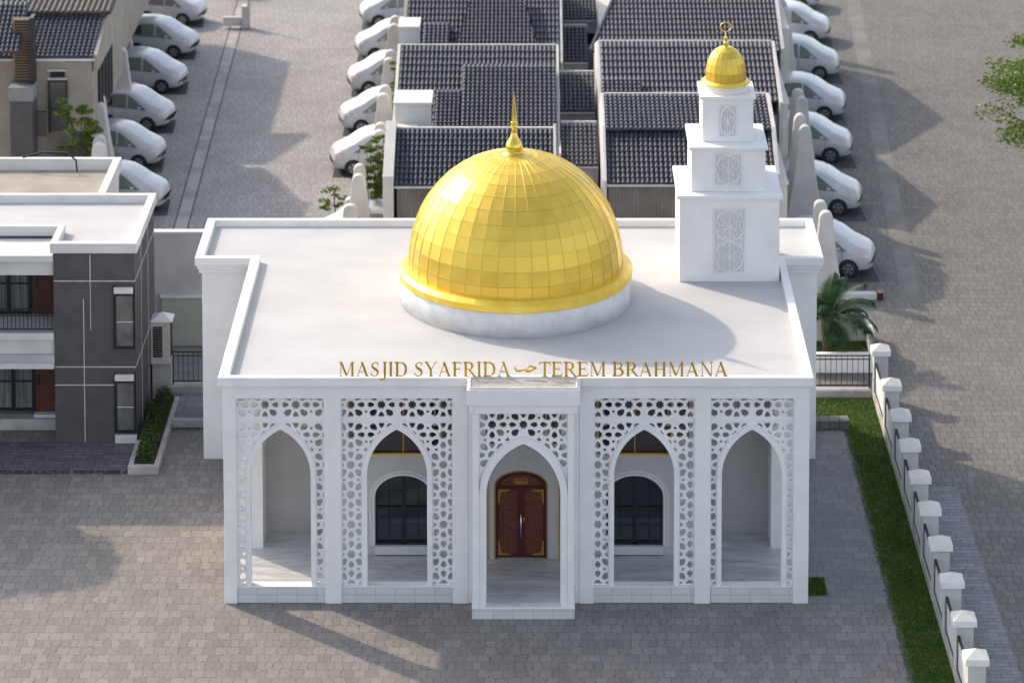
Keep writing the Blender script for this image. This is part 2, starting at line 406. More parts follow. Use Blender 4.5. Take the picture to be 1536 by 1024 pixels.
mbox('capping_strip',M['trim'],-7.5,6.7,.104,.30,5.737,5.80,bevel=.006)

# --- lattice screens
S=.78
def regular(cx,cz,R,n,rot=0,r2=None):
    pts=[]
    for k in range(n):
        a=rot+2*PI*k/n; pts.append((cx+R*math.cos(a),cz+R*math.sin(a)))
        if r2:
            a+=PI/n; pts.append((cx+r2*math.cos(a),cz+r2*math.sin(a)))
    return pts
def petal(cx,cz,a,r0,r1,w,tipin=.25):
    L=r1-r0; out=[]
    for t,s in [(0,0),(.22,.62),(.58,1.0),(.88,.72),(1,.0),(.88,-.72),(.58,-1.0),(.22,-.62)]:
        rr=r0+L*t; ww=w*s
        out.append((cx+rr*math.cos(a)-ww*math.sin(a), cz+rr*math.sin(a)+ww*math.cos(a)))
    return out
def cell_holes(cx,cz):
    H=[regular(cx,cz,.125,8,PI/8,.088)]
    for k in range(8):
        a=k*PI/4
        if k%2==0: H.append(petal(cx,cz,a,.165,.360,.076))
        else: H.append(petal(cx,cz,a,.165,.395,.090))
    for sx in (-1,1):
        for sz in (-1,1):
            if sx==1 and sz==1: H.append(regular(cx+S/2,cz+S/2,.072,4,0,.042))
    for (dx,dz) in [(.39,.175),(.39,-.175),(.175,.39),(-.175,.39)]:
        H.append(regular(cx+dx,cz+dz,.046,4,PI/4))
    return H
def screen(x0,x1,z0,z1,cx,w,zs,za,y0,y1,bars=True,z_floor=None,zc=5.135,fo=.12):
    arch=arch_pts(cx,w,zs,za,off=fo-.012,z0=z_floor if z_floor else z0)
    zlow=z0
    outline=[(x0,z0),(x0,z1),(x1,z1),(x1,z0)]
    tail=list(reversed(arch))
    if z_floor is not None:   # porch: the screen only fills the head of the bay
        tail=[p for p in tail if p[1]>z0]
        outline=outline+tail
    else:
        outline=outline+tail
    holes=[]
    mrg=.022
    if bars: regs=[(x0,cx-.035,4.80,z1),(cx+.035,x1,4.80,z1),(x0,cx-.0,z0,4.69),(cx+.0,x1,z0,4.69)]
    else: regs=[(x0,x1,z0,z1)]
    cc=(za-zs); c=max((cc*cc-w*w)/(2*w),0); rr=w+c+fo+.03
    nx=int((x1-x0)/S/2)+2; nz=int((z1-z0)/S)+3
    for i in range(-nx,nx+1):
        ox=cx+(i+.5)*S if bars else cx+i*S
        for j in range(-1,nz):
            for h in cell_holes(ox, zc-j*S):
                for (a,b,cz0,cz1) in regs:
                    p=clip(h,1,0,a+mrg); p=clip(p,-1,0,-(b-mrg)) if p else p
                    p=clip(p,0,1,cz0+mrg) if p else p; p=clip(p,0,-1,-(cz1-mrg)) if p else p
                    if len(p)<3: continue
                    gx=sum(q[0] for q in p)/len(p); gz=sum(q[1] for q in p)/len(p)
                    sgn=-1 if gx<cx else 1
                    if gz<=zs:
                        p=clip(p,sgn,0,sgn*cx+w+fo+.03)
                    else:
                        ox2=cx-sgn*c
                        dx,dz=gx-ox2,gz-zs; L=math.hypot(dx,dz) or 1; dx/=L; dz/=L
                        p=clip(p,dx,dz,dx*ox2+dz*zs+rr)
                        if p and abs(gx-cx)<.05 and gz<za+fo+.16: p=[]
                        if p and min(q[1] for q in p)<zs: p=clip(p,sgn,0,sgn*cx+w+fo+.03)
                    if len(p)<3 or area(p)<.0009: continue
                    # drop repeated points
                    q=[p[0]]
                    for t in p[1:]:
                        if math.hypot(t[0]-q[-1][0],t[1]-q[-1][1])>.002: q.append(t)
                    if math.hypot(q[0][0]-q[-1][0],q[0][1]-q[-1][1])<=.002: q.pop()
                    if len(q)>=3: holes.append(q)
    def shrink(h,k,rn):
        gx=sum(q[0] for q in h)/len(h); gz=sum(q[1] for q in h)/len(h)
        return [(gx+(x-gx)*k+rn.uniform(-3e-4,3e-4),gz+(z-gz)*k+rn.uniform(-3e-4,3e-4)) for x,z in h]
    best=None
    for t in range(10):
        rn=random.Random(t); hs=[shrink(h,1-.006*t,rn) for h in holes]
        want=area(outline)-sum(area(h) for h in hs)
        o=plate(outline,hs,y0,y1,'lattice_screen',M['plaster'])
        got=sum(p.area for p in o.data.polygons if p.normal.y<-.5)
        if abs(got-want)<.01*want: break
        bpy.data.objects.remove(o)
    else: o=plate(outline,hs,y0,y1,'lattice_screen',M['plaster'])
    print('screen',round(x0,2),t,round(got,3),round(want,3))
    return mp(o)
for (a,b) in bays:
    cx=(a+b)/2
    screen(a,b,.437,5.348,cx,.76,3.32,4.52,.14,.20)
    ia=arch_pts(cx,.76,3.32,4.52,0,.437); oa=arch_pts(cx,.76,3.32,4.52,.12,.437)
    mp(band(ia,oa,.07,.30,'arch_frame',M['plaster']))
    mbox('lattice_bar',M['plaster'],a+.001,b-.001,.125,.155,4.70,4.79,bevel=.004)
    mbox('lattice_bar',M['plaster'],cx-.03,cx+.03,.128,.152,4.792,5.347,bevel=.004)

# --- projecting entrance porch
py0=-.86
for a,b in [(-1.52,-1.362),(.862,1.02)]: mbox('porch_pier',M['plaster'],a,b,py0,-.004,.30,5.53)
mbox('entrance_step',M['plinth'],-1.54,1.04,py0-.02,-.004,0,.275)
mbox('entrance_floor',M['marble'],-1.185,.685,py0+.01,.343,.277,.405,bevel=.004)
mbox('entrance_step_cap',M['plaster'],-1.545,1.045,py0-.03,-.006,.277,.298,bevel=.004)
mbox('reveal_wall',M['plaster'],-1.653,-1.19,.02,.36,0,5.35); mbox('reveal_wall',M['plaster'],.69,1.163,.02,.36,0,5.35)
hd=MB(); hd.box(-1.66,1.16,py0-.07,-.004,5.535,5.93)
mbox('porch_head',M['plaster'],-1.66,1.16,py0-.07,-.104,5.535,5.93)
mbox('porch_head',M['plaster'],-1.60,1.10,py0-.02,-.004,5.30,5.533)
for a,b in [(-1.60,-1.50),(1.00,1.10)]: mbox('porch_corbel',M['plaster'],a,b,py0-.04,py0-.004,5.34,5.533,bevel=.004)
rf=MB(); rf.box(-1.56,1.06,py0+.02,-.16,5.932,5.945); mp(rf.build('porch_roof_glass',M['glasspanel']))
fr=MB(); fr.box(-1.60,1.10,py0-.02,py0+.018,5.932,5.975); fr.box(-1.60,1.10,-.158,-.12,5.932,5.975); fr.box(-1.60,-1.562,py0+.02,-.16,5.932,5.975); fr.box(1.062,1.10,py0+.02,-.16,5.932,5.975)
mp(fr.build('porch_roof_frame',M['trim']))
cx=-.25
screen(-1.36,.86,3.36,5.298,cx,.93,3.15,4.50,py0+.14,py0+.20,bars=False,z_floor=3.36,zc=4.96,fo=.18)
ia=arch_pts(cx,.93,3.15,4.50,0,.30); oa=arch_pts(cx,.93,3.15,4.50,.18,.30)
mp(band(ia,oa,py0+.06,py0+.30,'arch_frame',M['plaster']))
for a,b in [(-1.36,-1.20),(.70,.86)]: mbox('porch_side_wall',M['plaster'],a,b,py0+.302,-.004,.41,5.298)
for a,b in [(-1.36,-1.187),(.687,.86)]: mbox('porch_side_footing',M['plaster'],a,b,py0+.302,-.004,.279,.408,bevel=0)
# --- inner walls with windows and the door
def inner_wall(x0,x1,y,shapes,name='inner_wall'):
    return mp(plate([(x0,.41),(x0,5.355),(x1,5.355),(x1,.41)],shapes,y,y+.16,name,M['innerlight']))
WC=(-3.37,2.63)
for c0 in WC:
    w=.735; sill=.66
    RA=lambda cx_,w_,zs_,off=0,z0=None: round_arch(cx_,w_,zs_,off,z0,20,rise=.57-(.735-w_) if w_<.735 else .57)
    hole=RA(c0,w,1.95,0,sill)
    x0,x1=(-4.95,-1.40) if c0<0 else (.98,4.2)
    up=[(c0-.95,3.10),(c0-.95,5.10),(c0+.95,5.10),(c0+.95,3.10)]
    inner_wall(x0,x1,1.98,[hole,up])
    win=mp(MB().prism_y(list(reversed(RA(c0,w+.04,1.95,0,sill-.04))),2.10,2.12).build('window',M['glass']))
    g=MB(); g.box(c0-.045,c0+.045,2.02,2.09,sill,2.515); g.box(c0-w,c0+w,2.025,2.085,1.60,1.665); g.box(c0-w,c0+w,2.02,2.09,sill+.0,sill+.07)
    o=g.build('window_frame',M['darkmetal'],win)
    band(RA(c0,w-.05,1.95,0,sill),RA(c0,w-.001,1.95,0,sill),2.022,2.088,'window_frame',M['darkmetal'],win)
    g=MB()
    for dx in (-.38,.38): g.box(c0+dx-.012,c0+dx+.012,2.06,2.085,sill,2.40)
    g.build('glazing_bar',M['darkmetal'],win)
    mp(band(RA(c0,w,1.95,.02,sill),RA(c0,w,1.95,.085,sill),1.945,1.978,'arch_moulding',M['plaster']))
    mp(band(RA(c0,w,1.95,.10,sill),RA(c0,w,1.95,.15,sill),1.955,1.978,'arch_moulding',M['plaster']))
    mbox('window_sill',M['trim'],c0-w-.02,c0+w+.02,1.90,1.977,.437,.66)
    uw=mbox('upper_window',M['glass'],c0-.97,c0+.97,2.06,2.08,3.08,5.12,bevel=0)
    g=MB(); g.box(c0-.95,c0+.95,1.96,2.03,3.095,3.135); g.box(c0-.95,c0+.95,1.96,2.03,5.07,5.10); g.box(c0-.95,c0-.92,1.962,2.03,3.136,5.069); g.box(c0+.92,c0+.95,1.962,2.03,3.136,5.069); g.box(c0-.011,c0+.011,1.965,2.03,3.136,5.069)
    g.build('window_frame',M['goldtrim'],uw)
    for sx_ in (-1,1):
        xx=c0+sx_*1.20
        if x0<xx-.3 and xx+.3<x1: mp(MB().box(xx-.2,xx+.2,1.965,1.978,3.5,5.1).build('wall_panel',M['bronze']))
    for s in (x0,x1-.12): mbox('inner_return',M['plaster'],s,s+.12,2.142,3.378,.41,5.35)
# entrance wall
mp(MB().box(-1.25,.75,1.705,1.718,3.50,5.1).build('wall_panel',M['bronze']))
dc=-.32; dz0=.412
def darch(off,z0=dz0): return round_arch(dc,.675,2.35,off,z0,24,rise=.40)
inner_wall(-1.398,.978,1.72,[darch(.02)],'entrance_wall')
for s in (-1.398,.86): mbox('inner_return',M['plaster'],s,s+.118,1.882,1.978,.41,5.35)
mbox('inner_return',M['plaster'],-1.398,.978,1.982,2.10,3.0,5.35)
door=mp(band(darch(-.055),darch(.016),1.735,1.83,'door',M['redwood']))
MB().prism_y(list(reversed(darch(-.05))),1.80,1.84).build('door_backing',M['redwood'],door)
for sgn in (-1,1):
    x0,x1=(dc-.615,dc-.055) if sgn<0 else (dc+.055,dc+.615)
    lf=MB().box(x0,x1,1.765,1.798,.46,2.30).build('door_leaf',M['redwood'],door,bevel=.004)
    MB().box(x0+.05,x1-.05,1.755,1.764,.54,2.22).build('carved_panel',M['carved'],door,bevel=.003)
    xx=(x0+.03 if sgn<0 else x1-.03)
    for zc2,sz in ((2.25,-1),(.50,1)):
        t=MB()
        t.box(min(xx,xx-sgn*.30),max(xx,xx-sgn*.30),1.748,1.754,min(zc2,zc2+sz*.02),max(zc2,zc2+sz*.02))
        t.box(min(xx,xx-sgn*.02),max(xx,xx-sgn*.02),1.748,1.754,min(zc2+sz*.021,zc2+sz*.38),max(zc2+sz*.021,zc2+sz*.38))
        for k in range(5):
            px=xx-sgn*(.05+k*.05); t.box(px-.014,px+.014,1.749,1.754,min(zc2+sz*.03,zc2+sz*(.085-.012*k)),max(zc2+sz*.03,zc2+sz*(.085-.012*k)))
            pz=zc2+sz*(.12+k*.05); t.box(min(xx-sgn*.025,xx-sgn*(.06-.007*k)),max(xx-sgn*.025,xx-sgn*(.06-.007*k)),1.749,1.754,pz-.012,pz+.012)
        t.build('gold_corner',M['goldtrim'],door)
MB().prism_y(list(reversed([(x,z) for x,z in round_arch(dc,.52,2.37,0,2.36,16,rise=.26)])),1.765,1.798).build('fanlight_panel',M['carved'],door)
plq=MB(); plq.box(dc-.17,dc+.17,1.755,1.763,2.40,2.41); plq.box(dc-.17,dc+.17,1.755,1.763,2.53,2.54); plq.box(dc-.17,dc-.16,1.755,1.763,2.411,2.529); plq.box(dc+.16,dc+.17,1.755,1.763,2.411,2.529)
for k in range(9):
    px=dc-.13+k*.03; hh=[.06,.03,.07,.04,.08,.03,.06,.05,.07][k]
    plq.box(px,px+.012,1.757,1.763,2.43,2.43+hh)
plq.box(dc-.13,dc+.12,1.756,1.762,2.425,2.437)
plq.build('door_plaque',M['goldtrim'],door)
band(darch(-.012),darch(.008),1.728,1.734,'gold_edging',M['goldtrim'],door)
MB().tube([(dc,1.70,.98),(dc,1.70,1.62)],.022,10).build('handle',M['steel'],door,smooth=True)
MB().tube([(dc+.075,1.735,1.35),(dc+.075,1.735,1.52)],.016,8).build('handle_lock',M['goldtrim'],door,smooth=True)
for px in (-1.19,.66): mbox('gold_strip',M['goldtrim'],px,px+.035,1.69,1.718,.41,2.95,bevel=0)
# round lamps under the porch ceiling, seen through the lattice
for px in (-7.0,-5.85,-4.22,-2.52,-.85,.32,1.80,3.45,4.9,6.15):
    yy=1.0 if abs(px+.27)>1.2 else .3
    g=mp(MB().lathe([(.001,4.25)]+[(.15*math.sin(a*PI/8),4.40-.15*math.cos(a*PI/8)) for a in range(1,8)]+[(.02,4.56)],px,yy,16).build('pendant_lamp',M['globe'],smooth=True))
    MB().box(px-.012,px+.012,yy-.012,yy+.012,4.56,5.36).build('lamp_cord',M['plaster'],g)

# --- dome
dcx,dcy=-.48,6.30
drum=MB().lathe([(0,5.736),(3.14,5.736),(3.14,6.40),(3.11,6.43),(0,6.43)],dcx,dcy,96).build('drum',M['drum'],smooth=False); mp(drum)
for p in drum.data.polygons: p.use_smooth=abs(p.normal.z)<.5
ring=MB().lathe([(2.80,6.435),(3.18,6.435),(3.18,6.60),(3.06,6.70),(2.80,6.71)],dcx,dcy,36).build('dome_ring',M['goldring']); mp(ring)
# profile of the dome
def domeR(t):   # t 0 base .. 1 apex -> (r, z)
    a=t*PI/2
    r=2.91*(math.cos(a)**.93)*(1+.030*math.sin(2*a)); z=6.62+3.14*math.sin(a)**1.02
    return r,z
dm=MB(); nseg=40; rows=12
ts=[0]+[ (i/rows)**1.0 for i in range(1,rows)]+[.985]
rnd=random.Random(3)
for i in range(len(ts)-1):
    (r0,z0),(r1,z1)=domeR(ts[i]),domeR(ts[i+1])
    for k in range(nseg):
        a0=2*PI*k/nseg; a1=2*PI*(k+1)/nseg; ga=.0030; gz=.006
        def P3(r,z,a,o=0):
            return (dcx+(r+o)*math.cos(a),dcy+(r+o)*math.sin(a),z+o*.3)
        g0=.011/max(r0,.15); g1=.011/max(r1,.12)
        g0=min(g0,(a1-a0)*.15); g1=min(g1,(a1-a0)*.15)
        dr=(r1-r0)*.02; dz=(z1-z0)*.02
        am=(a0+a1)/2; t1=rnd.uniform(-.005,.005); t2=rnd.uniform(-.004,.004)
        # one flat panel between the seams
        vs=[]
        for jj,tt in enumerate((0.012,.988)):
            rr=r0+(r1-r0)*tt; zz=z0+(z1-z0)*tt; gg=g0+(g1-g0)*tt
            for ii,aa in enumerate((a0+gg,a1-gg)):
                o=t1*(ii-.5)+t2*(jj-.5)
                vs.append((dcx+(rr+o)*math.cos(aa),dcy+(rr+o)*math.sin(aa),zz+o*.25))
        dm.add(vs,[(0,1,3,2)])
dome=mp(dm.build('dome',M['gold']))
core=MB().lathe([(domeR(t/24)[0]*.9968-.004,domeR(t/24)[1]-.004) for t in range(24)]+[(0,9.73)],dcx,dcy,nseg).build('dome_seams',M['goldring'],dome,smooth=True)
sm=MB()   # standing seams
for k in range(nseg):
    a=2*PI*k/nseg
    pts=[(dcx+(domeR(t/26)[0]*math.cos(PI/nseg)**0+.003)*math.cos(a),dcy+(domeR(t/26)[0]+.003)*math.sin(a),domeR(t/26)[1]) for t in range(0,24)]
    sm.tube(pts,.0042,4)
sm.build('dome_ribs',M['goldring'],dome)
fin=MB().lathe([(r_,9.69+(z_-9.42)*.86) for r_,z_ in [(0,9.42),(.34,9.44),(.33,9.50),(.24,9.53),(.22,9.58),(.235,9.62),(.245,9.72),(.20,9.86),(.12,10.0),(.075,10.15),(.062,10.30),(.10,10.34),(.11,10.38),(.07,10.42),(.10,10.46),(.095,10.50),(.06,10.53),(.075,10.56),(.055,10.9),(.03,11.2),(.0,11.48)]],dcx-.04,dcy,28).build('finial',M['finial'],dome,smooth=True)

# --- stepped tower
def cap(x0,x1,y0,y1,z0,z1,o,name='tower_slab'):
    return (x0-o,x1+o,y0-o,y1+o,z0,z1)
tw=MB(); tw.box(4.04,6.80,7.55,10.15,5.736,8.08); tw.box(3.96,6.88,7.47,10.23,8.082,8.19)
tw.box(4.37,6.42,7.82,9.95,8.192,9.38); tw.box(4.30,6.49,7.75,10.02,9.382,9.47)
tw.box(4.69,6.11,8.26,9.72,9.472,10.68); tw.box(4.62,6.18,8.19,9.79,10.682,10.77)
tower=mp(tw.build('tower',M['plaster'],bevel=.010))
def relief(x0,x1,z0,z1,y,tiles):
    fr=MB(); t=.03
    fr.box(x0,x1,y-.020,y-.001,z0,z0+t); fr.box(x0,x1,y-.020,y-.001,z1-t,z1); fr.box(x0,x0+t,y-.0195,y-.001,z0+t+.001,z1-t-.001); fr.box(x1-t,x1,y-.0195,y-.001,z0+t+.001,z1-t-.001)
    bk=MB().box(x0,x1,y-.008,y-.0008,z0,z1).build('relief_shade_plate',M['reliefshade'],tower)
    cx=(x0+x1)/2; W=(x1-x0)/2-.05; Hh=(z1-z0-.08)/tiles
    for i in range(tiles):
        zc=z0+.04+Hh*(i+.5); h=Hh/2
        def st(f,r=.017,n=26,yo=0):
            for s in (-1,1): fr.tube([(cx+s*f(u/n)[0]*W,y-.022-yo,zc+f(u/n)[1]*h) for u in range(n+1)],r,5)
        st(lambda u:(.97*math.sin(u*PI),-math.cos(u*PI)),.018)
        st(lambda u:(math.sin(u*PI*2)*.55+.05,1-2*u),.015,30,.003)
        st(lambda u:(.55+.32*math.cos(u*5.6),.55+.27*math.sin(u*5.6)),.012,20,.002)
        st(lambda u:(.55+.32*math.cos(u*5.6+2),-.55+.27*math.sin(u*5.6+2)),.012,20,.002)
        st(lambda u:(1-.55*u,.45+.5*u),.013,6,.001); st(lambda u:(1-.55*u,-.45-.5*u),.013,6,.001)
        st(lambda u:(.25+.25*math.cos(u*6),.25*math.sin(u*6)),.012,18,.004)
        st(lambda u:(.9-.2*math.sin(u*PI),-.35+.7*u),.012,10,.004)
        for s in (-1,1):
            for (px,pz,a) in [(.3,.8,.4),(.75,.1,1.2),(.3,-.8,-.4),(.8,.85,.8),(.8,-.85,-.8)]:
                pts=petal(cx+s*px*W-.03*s,zc+pz*h,0 if s>0 else PI,0,.07,.02)
                fr.prism_y(pts,y-.021,y-.001)
        fr.tube([(cx,y-.016,zc-h*.95),(cx,y-.016,zc+h*.95)],.018,5); fr.tube([(cx-W*.8,y-.017,zc),(cx+W*.8,y-.017,zc)],.013,5)
    return fr.build('relief_panel',M['plaster'],tower,smooth=False)
relief(4.98,5.86,5.99,7.80,7.549,2); relief(5.01,5.77,8.36,9.27,7.819,1); relief(5.14,5.64,9.62,10.50,8.259,1)
# relief plates above carry recess shade in their colour; small dome
sx,sy=5.38,8.99
mp(MB().lathe([(0,10.772),(.62,10.772),(.62,10.80),(.58,10.82),(.59,10.86),(.56,10.88),(.57,10.93),(.54,10.96),(0,10.96)],sx,sy,40).build('small_drum',M['plaster'],smooth=False))
sd=MB()
prof=[(.68,10.962),(.70,10.99),(.60,11.06)]
sdome=mp(MB().lathe([(0,10.961),(.66,10.961),(.69,10.98),(.68,11.01),(.575,11.07)],sx,sy,40).build('small_dome',M['goldring'],smooth=True))
def sdr(t):
    a=t*PI/2; return .565*math.cos(a)**.85*(1+.05*math.sin(2*a)), 11.07+.92*math.sin(a)**1.0
sp=MB(); ns=20; nr=6
for i in range(nr):
    (r0,z0),(r1,z1)=sdr(i/nr),sdr(min((i+1)/nr,.985))
    for k in range(ns):
        a0=2*PI*k/ns+.006; a1=2*PI*(k+1)/ns-.006
        sp.add([(sx+r0*math.cos(a0),sy+r0*math.sin(a0),z0+.004),(sx+r0*math.cos(a1),sy+r0*math.sin(a1),z0+.004),(sx+r1*math.cos(a1),sy+r1*math.sin(a1),z1),(sx+r1*math.cos(a0),sy+r1*math.sin(a0),z1)],[(0,1,2,3)])
sp.build('small_dome_panels',M['gold'],sdome)
MB().lathe([(sdr(t/12)[0]*.985,sdr(t/12)[1]-.006) for t in range(12)]+[(0,11.97)],sx,sy,20).build('small_dome_core',M['goldring'],sdome)
MB().lathe([(0,11.93),(.10,11.95),(.05,12.0),(.085,12.06),(.06,12.11),(.03,12.15),(.065,12.2),(.05,12.24),(.015,12.28),(.012,12.40),(0,12.41)],sx,sy,20).build('small_finial',M['finial'],sdome,smooth=True)
MB().tube([(sx+.155*math.cos(a*PI/16),sy,12.53+.13*math.sin(a*PI/16)) for a in range(33)],.016,8).build('finial_ring',M['finial'],sdome,smooth=True)

# ------------------------------------------------------------------ lettering
sign=empty('lettering_sign',(-.43,-.130,ZP+.04),0,'row of gold serif letters standing along the front roof edge','sign')
TH,TN=.118,.044; CH=.66
def rib(pts,ws):
    L=[];R=[]
    for i,p in enumerate(pts):
        a=pts[max(i-1,0)]; b=pts[min(i+1,len(pts)-1)]; dx,dz=b[0]-a[0],b[1]-a[1]; l=math.hypot(dx,dz) or 1
        nx,nz=-dz/l,dx/l; w=ws[i]/2; L.append((p[0]+nx*w,p[1]+nz*w)); R.append((p[0]-nx*w,p[1]-nz*w))
    return ('rib',L,R)
def rc(x0,x1,z0,z1): return ('poly',[(x0,z0),(x1,z0),(x1,z1),(x0,z1)])
def stem(x,w=TH): return [rc(x-w/2,x+w/2,0,CH)]
def ser(x,z,w=.24):
    s=-1 if z>.3 else 1
    zz=z
    return [('poly',[(x-w/2,zz),(x+w/2,zz),(x+w/2,zz+s*.018),(x+.07,zz+s*.035),(x+.045,zz+s*.07),(x-.045,zz+s*.07),(x-.07,zz+s*.035),(x-w/2,zz+s*.018)])]
def diag(x0,z0,x1,z1,w): return [('poly',[(x0-w/2,z0),(x0+w/2,z0),(x1+w/2,z1),(x1-w/2,z1)])]
def bowl(x,zc,rx,rz,th=TH):
    n=18; pts=[]; ws=[]
    P=[]; Q=[]
    for i in range(n+1):
        a=PI/2-PI*i/n
        P.append((x+rx*math.cos(a),zc+rz*math.sin(a))); Q.append((x+(rx-th)*math.cos(a),zc+(rz-TN)*math.sin(a)))
    return [('rib',P,Q)]
def glyph(c):
    g=[]
    if c=='I': g+=stem(.165)+ser(.165,0)+ser(.165,CH); w=.33
    elif c=='J':
        g+=[rc(.19,.31,.05,CH)]+ser(.25,CH)
        g+=[rib([(.25,.06),(.24,-.04),(.19,-.12),(.10,-.15),(.02,-.11)],[.12,.11,.075,.065,.09])]; w=.39
    elif c=='D': g+=stem(.16)+ser(.12,0,.2)+ser(.12,CH,.2)+[rc(.16,.34,0,TN),rc(.16,.34,CH-TN,CH)]+bowl(.33,.33,.34,.33); w=.74
    elif c=='B': g+=stem(.16)+ser(.12,0,.2)+ser(.12,CH,.2)+[rc(.16,.36,0,TN),rc(.16,.34,CH-TN,CH),rc(.16,.34,.335,.37)]+bowl(.33,.50,.20,.16,.09)+bowl(.35,.1855,.25,.1855); w=.66
    elif c=='R': g+=stem(.16)+ser(.16,0)+ser(.12,CH,.2)+[rc(.16,.34,CH-TN,CH),rc(.16,.34,.305,.34)]+bowl(.33,.4825,.22,.1775)+diag(.60,0,.34,.32,.11)+[rc(.54,.70,0,.03)]; w=.68
    elif c=='F': g+=stem(.16)+ser(.16,0)+ser(.12,CH,.2)+[rc(.16,.50,CH-TN,CH),rc(.47,.50,.53,CH-TN),rc(.16,.40,.325,.36),rc(.385,.41,.26,.42)]; w=.56
    elif c=='E': g+=stem(.16)+ser(.12,0,.2)+ser(.12,CH,.2)+[rc(.16,.53,CH-TN,CH),rc(.50,.53,.53,CH-TN),rc(.16,.42,.325,.36),rc(.405,.43,.26,.42),rc(.16,.55,0,TN),('poly',[(.55,0),(.60,.15),(.57,.15),(.50,TN)])]; w=.61
    elif c=='T': g+=stem(.305)+ser(.305,0)+[rc(.02,.59,CH-TN,CH),('poly',[(.02,.50),(.045,.50),(.075,CH-TN),(.02,CH-TN)]),('poly',[(.565,.50),(.59,.50),(.59,CH-TN),(.535,CH-TN)])]; w=.61
    elif c=='H': g+=stem(.16)+stem(.56)+ser(.16,0)+ser(.16,CH)+ser(.56,0)+ser(.56,CH)+[rc(.2,.52,.32,.355)]; w=.72
    elif c=='A': g+=diag(.10,0,.355,CH,.04)+diag(.59,0,.33,CH,.115)+[rc(.19,.50,.205,.24)]+[rc(.01,.22,0,.025),rc(.48,.71,0,.025)]; w=.72
    elif c=='M': g+=[rc(.125,.16,0,CH),rc(.68,.785,0,CH)]+diag(.16,CH,.44,.02,.10)+diag(.44,.02,.70,CH,.04)+[rc(.03,.25,0,.025),rc(.60,.87,0,.025),rc(.02,.18,CH-.025,CH),rc(.70,.87,CH-.025,CH)]; w=.89
    elif c=='N': g+=[rc(.12,.157,0,CH),rc(.575,.612,0,CH)]+diag(.13,CH,.58,.0,.10)+[rc(.02,.25,0,.025),rc(.01,.16,CH-.025,CH),rc(.48,.70,CH-.025,CH)]; w=.72
    elif c=='Y': g+=[rc(.31,.41,0,.32)]+ser(.36,0)+diag(.36,.30,.13,CH,.105)+diag(.37,.30,.60,CH,.04)+[rc(.01,.25,CH-.025,CH),rc(.49,.71,CH-.025,CH)]; w=.70
    elif c=='S':
        g+=[rib([(.44,.50),(.42,.58),(.35,.635),(.26,.64),(.17,.60),(.125,.52),(.15,.43),(.25,.36),(.36,.29),(.42,.21),(.41,.11),(.34,.04),(.25,.015),(.15,.03),(.09,.08),(.07,.18)],
               [.03,.04,.045,.045,.06,.08,.10,.115,.115,.10,.08,.06,.045,.045,.035,.03])]
        g+=[rc(.43,.455,.48,.655),rc(.055,.08,.01,.20)]; w=.53
    return g,w
def lay(text,x,em,zsc=1.0):
    for ch in text:
        if ch==' ': x+=.25*em; continue
        g,w=glyph(ch); m=MB(); k=0
        for e in g:
            k+=1; y0=-.014-.0009*k; y1=.014+.0009*k
            if e[0]=='poly': m.prism_y([(x+px*em,.012+pz*em*zsc) for px,pz in e[1]],y0,y1)
            else:
                L,R=e[1],e[2]; n=len(L)
                v=[]
                for yy in (y0,y1):
                    v+=[(x+p[0]*em,yy,.012+p[1]*em*zsc) for p in L]+[(x+p[0]*em,yy,.012+p[1]*em*zsc) for p in R]
                f=[]
                for i in range(n-1):
                    f+=[(i,i+1,n+i+1,n+i),(2*n+i,3*n+i,3*n+i+1,2*n+i+1),(i,2*n+i,2*n+i+1,i+1),(n+i,n+i+1,3*n+i+1,3*n+i)]
                f+=[(0,n,3*n,2*n),(n-1,3*n-1,4*n-1,2*n-1)]
                m.add(v,f)
        m.build('letter',M['letter'],sign); x+=w*em
    return x
U=lambda u:(u-800)/59.45
x=lay('MASJID SYAFRIDA',U(508)+.43,.4925,1.14); print('end1',x-.43,U(766))
x=lay('TEREM BRAHMANA',U(808)+.43,.503,1.12); print('end2',x-.43,U(1092))
def ar(pts,ws,k):
    e=rib([(U(740+px/15.36)+.43, .04+(490-pz)/15.36/59.45) for px,pz in pts],[w/15.36/59.45 for w in ws])
    L,R=e[1],e[2]; n=len(L); v=[]; y0=-.02-.002*k; y1=.02+.002*k
    for yy in (y0,y1): v+=[(p[0],yy,p[1]) for p in L]+[(p[0],yy,p[1]) for p in R]
    f=[]
    for i in range(n-1): f+=[(i,i+1,n+i+1,n+i),(2*n+i,3*n+i,3*n+i+1,2*n+i+1),(i,2*n+i,2*n+i+1,i+1),(n+i,n+i+1,3*n+i+1,3*n+i)]
    f+=[(0,n,3*n,2*n),(n-1,3*n-1,4*n-1,2*n-1)]
    return v,f
m=MB()
m.add(*ar([(505,270),(492,310),(505,350),(550,388),(610,392),(670,375),(730,350),(745,360)],[6,22,32,36,36,30,24,20],1))
m.add(*ar([(735,345),(740,385),(790,405),(850,390),(920,355),(985,322),(1000,318)],[10,30,36,36,34,26,10],2))
m.add(*ar([(1000,322),(960,308),(900,290),(850,275),(820,272)],[10,26,30,26,22],3))
m.add(*ar([(825,268),(800,300),(790,345),(800,390)],[12,22,20,16],4))
m.build('letter',M['letter'],sign)

